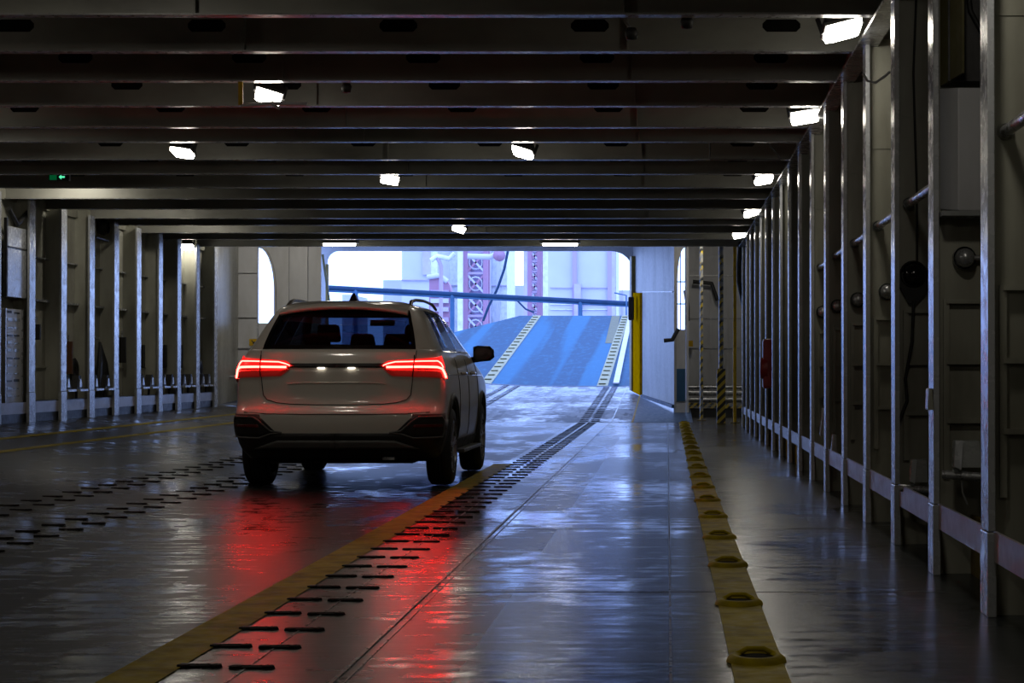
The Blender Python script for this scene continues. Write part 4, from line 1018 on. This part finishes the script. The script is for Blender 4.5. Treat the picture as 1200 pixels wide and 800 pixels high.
# wheel arch cladding, sills, door lines, handles
def XS(y,z): return CP(sy(y,z),z).x
for sd in (-1,1):
    for wy in WY:
        m=MB(); rows=[]
        for k in range(33):
            a_=math.radians(-12+204*k/32); ro=[]
            for rr in (.395,.42,.445,.465):
                y=wy+rr*math.cos(a_); z=max(.25,.36+rr*math.sin(a_)); off={.395:-.03,.42:.016,.445:.018,.465:.004}[rr]
                yy=min(max(y,.30),4.15); x=XS(yy,z)
                ro.append(Vector((sd*(x+off),y,z)))
            rows.append(ro)
        m.grid(rows); m.build('wheel_arch_trim',M['trim'],CAR)
    m=MB(); m.grid([[Vector((sd*(XS(y,z)+.014),y,z)) for y in zs(1.33,3.12,8)] for z in (.25,.30,.36,.40)]); m.build('sill_trim',M['trim'],CAR)
    m=MB(); m.box(sd*.90-.05,sd*.90+.06,1.42,3.0,.27,.305); m.build('side_step',M['skid'],CAR,bevel=.01)
    for y in (1.42,2.24,3.10):
        MB().tube([Vector((sd*(XS(y,z)+.001),y+(0 if y>2 else -.12*(z-.8)),z)) for z in zs(.42,BELT,8)],.004,6).build('door_gap',M['trim'],CAR)
    for y in (1.62,2.45):
        MB().tube([Vector((sd*(XS(y,1.0)+.004),y,1.0)),Vector((sd*(XS(y,1.0)+.035),y+.03,1.002)),Vector((sd*(XS(y,1.0)+.035),y+.17,1.002)),Vector((sd*(XS(y,1.0)+.004),y+.20,1.0))],.013,8).build('door_handle',M['car'],CAR)
    # character line
    MB().tube([Vector((sd*(XS(y,.99)+.0),y,.985-.02*(y-2)*.3)) for y in zs(.6,3.9,14)],.006,6).build('shoulder_line',M['car'],CAR)
    # mirror
    q_=Vector((sd*.90,3.02,1.17)); m=MB(); rows=[]
    for k,(s_,yy) in enumerate(((.75,-.035),(1,-.03),(1,.02),(.8,.09),(.35,.13))):
        rows.append([Vector((sd*(.985+.105*s_*cx_),3.02+yy,1.195+.082*s_*cz_)) for cx_,cz_ in ((-1,-.75),(-.6,-1),(.6,-.85),(1,-.4),(.95,.5),(.55,.95),(-.6,1),(-1,.85))])
    m.grid(rows,True,True); m.add(rows[0],[tuple(range(8))]); m.add(rows[-1],[tuple(range(8))])
    mo=m.build('door_mirror',M['gloss'],CAR)
    MB().tube([(sd*.80,3.0,1.13),(sd*.92,3.02,1.14),(sd*.96,3.03,1.17)],.03,8).build('mirror_arm',M['gloss'],mo)
    # roof rail
    MB().tube([Vector((sd*.55,.72,1.60)),Vector((sd*.54,.85,1.648)),Vector((sd*.555,1.05,1.668)),Vector((sd*.57,1.5,1.675)),Vector((sd*.56,2.2,1.665)),Vector((sd*.57,2.45,1.62))],[.018,.018,.015,.014,.014,.014],8).build('roof_rail',M['skid'],CAR)
# shark fin
MB().add([(-.04,.95,1.655),(.04,.95,1.655),(.02,1.2,1.665),(-.02,1.2,1.665),(-.012,.985,1.73),(.012,.985,1.73),(.006,1.03,1.725),(-.006,1.03,1.725)],[(0,1,2,3),(4,5,6,7),(0,1,5,4),(1,2,6,5),(2,3,7,6),(3,0,4,7)]).build('aerial_fin',M['gloss'],CAR,bevel=.005)
# wheels
def wheel(sd,wy):
    t=thing('wheel',(0,0,0)); t.parent=CAR; del t['_w']; xo=sd*.925
    ax=(-sd,0,0)
    prof=[(.235,.005),(.27,.0),(.315,.006),(.338,.022),(.349,.05),(.352,.11),(.349,.175),(.338,.205),(.315,.22),(.27,.225),(.235,.22)]
    MB().lathe(prof,(xo,wy,WRAD),ax,40).build('tyre',M['tyre'],t)
    gr_=MB()
    for dd in (.075,.11,.147): gr_.lathe([(.3535,dd-.003),(.3535,dd+.003)],(xo,wy,WRAD),ax,40)
    gr_.build('tread_groove',M['slot'],t)
    MB().lathe([(.238,.004),(.232,.012),(.222,.03),(.215,.10),(.215,.20)],(xo,wy,WRAD),ax,40).build('rim',M['alloy'],t)
    MB().lathe([(.0,.07),(.215,.075)],(xo,wy,WRAD),ax,24).build('brake_disc',M['dark'],t)
    MB().lathe([(0,.012),(.03,.014),(.055,.022),(.06,.05)],(xo,wy,WRAD),ax,20).build('hub_cap',M['alloy'],t)
    for k in range(5):
        a_=2*PI*k/5+.3
        for da in (-.14,.14):
            p0=Vector((xo-sd*.025,wy+.04*math.cos(a_),WRAD+.04*math.sin(a_))); p1=Vector((xo-sd*.014,wy+.228*math.cos(a_+da),WRAD+.228*math.sin(a_+da)))
            MB().bar(p0,p1,.026,.018,(1,0,0)).build('spoke',M['alloy'],t)
    return t
for sd in (-1,1):
    for wy in WY: wheel(sd,wy)
for o in bpy.data.objects:
    if '_w' in o: del o['_w']
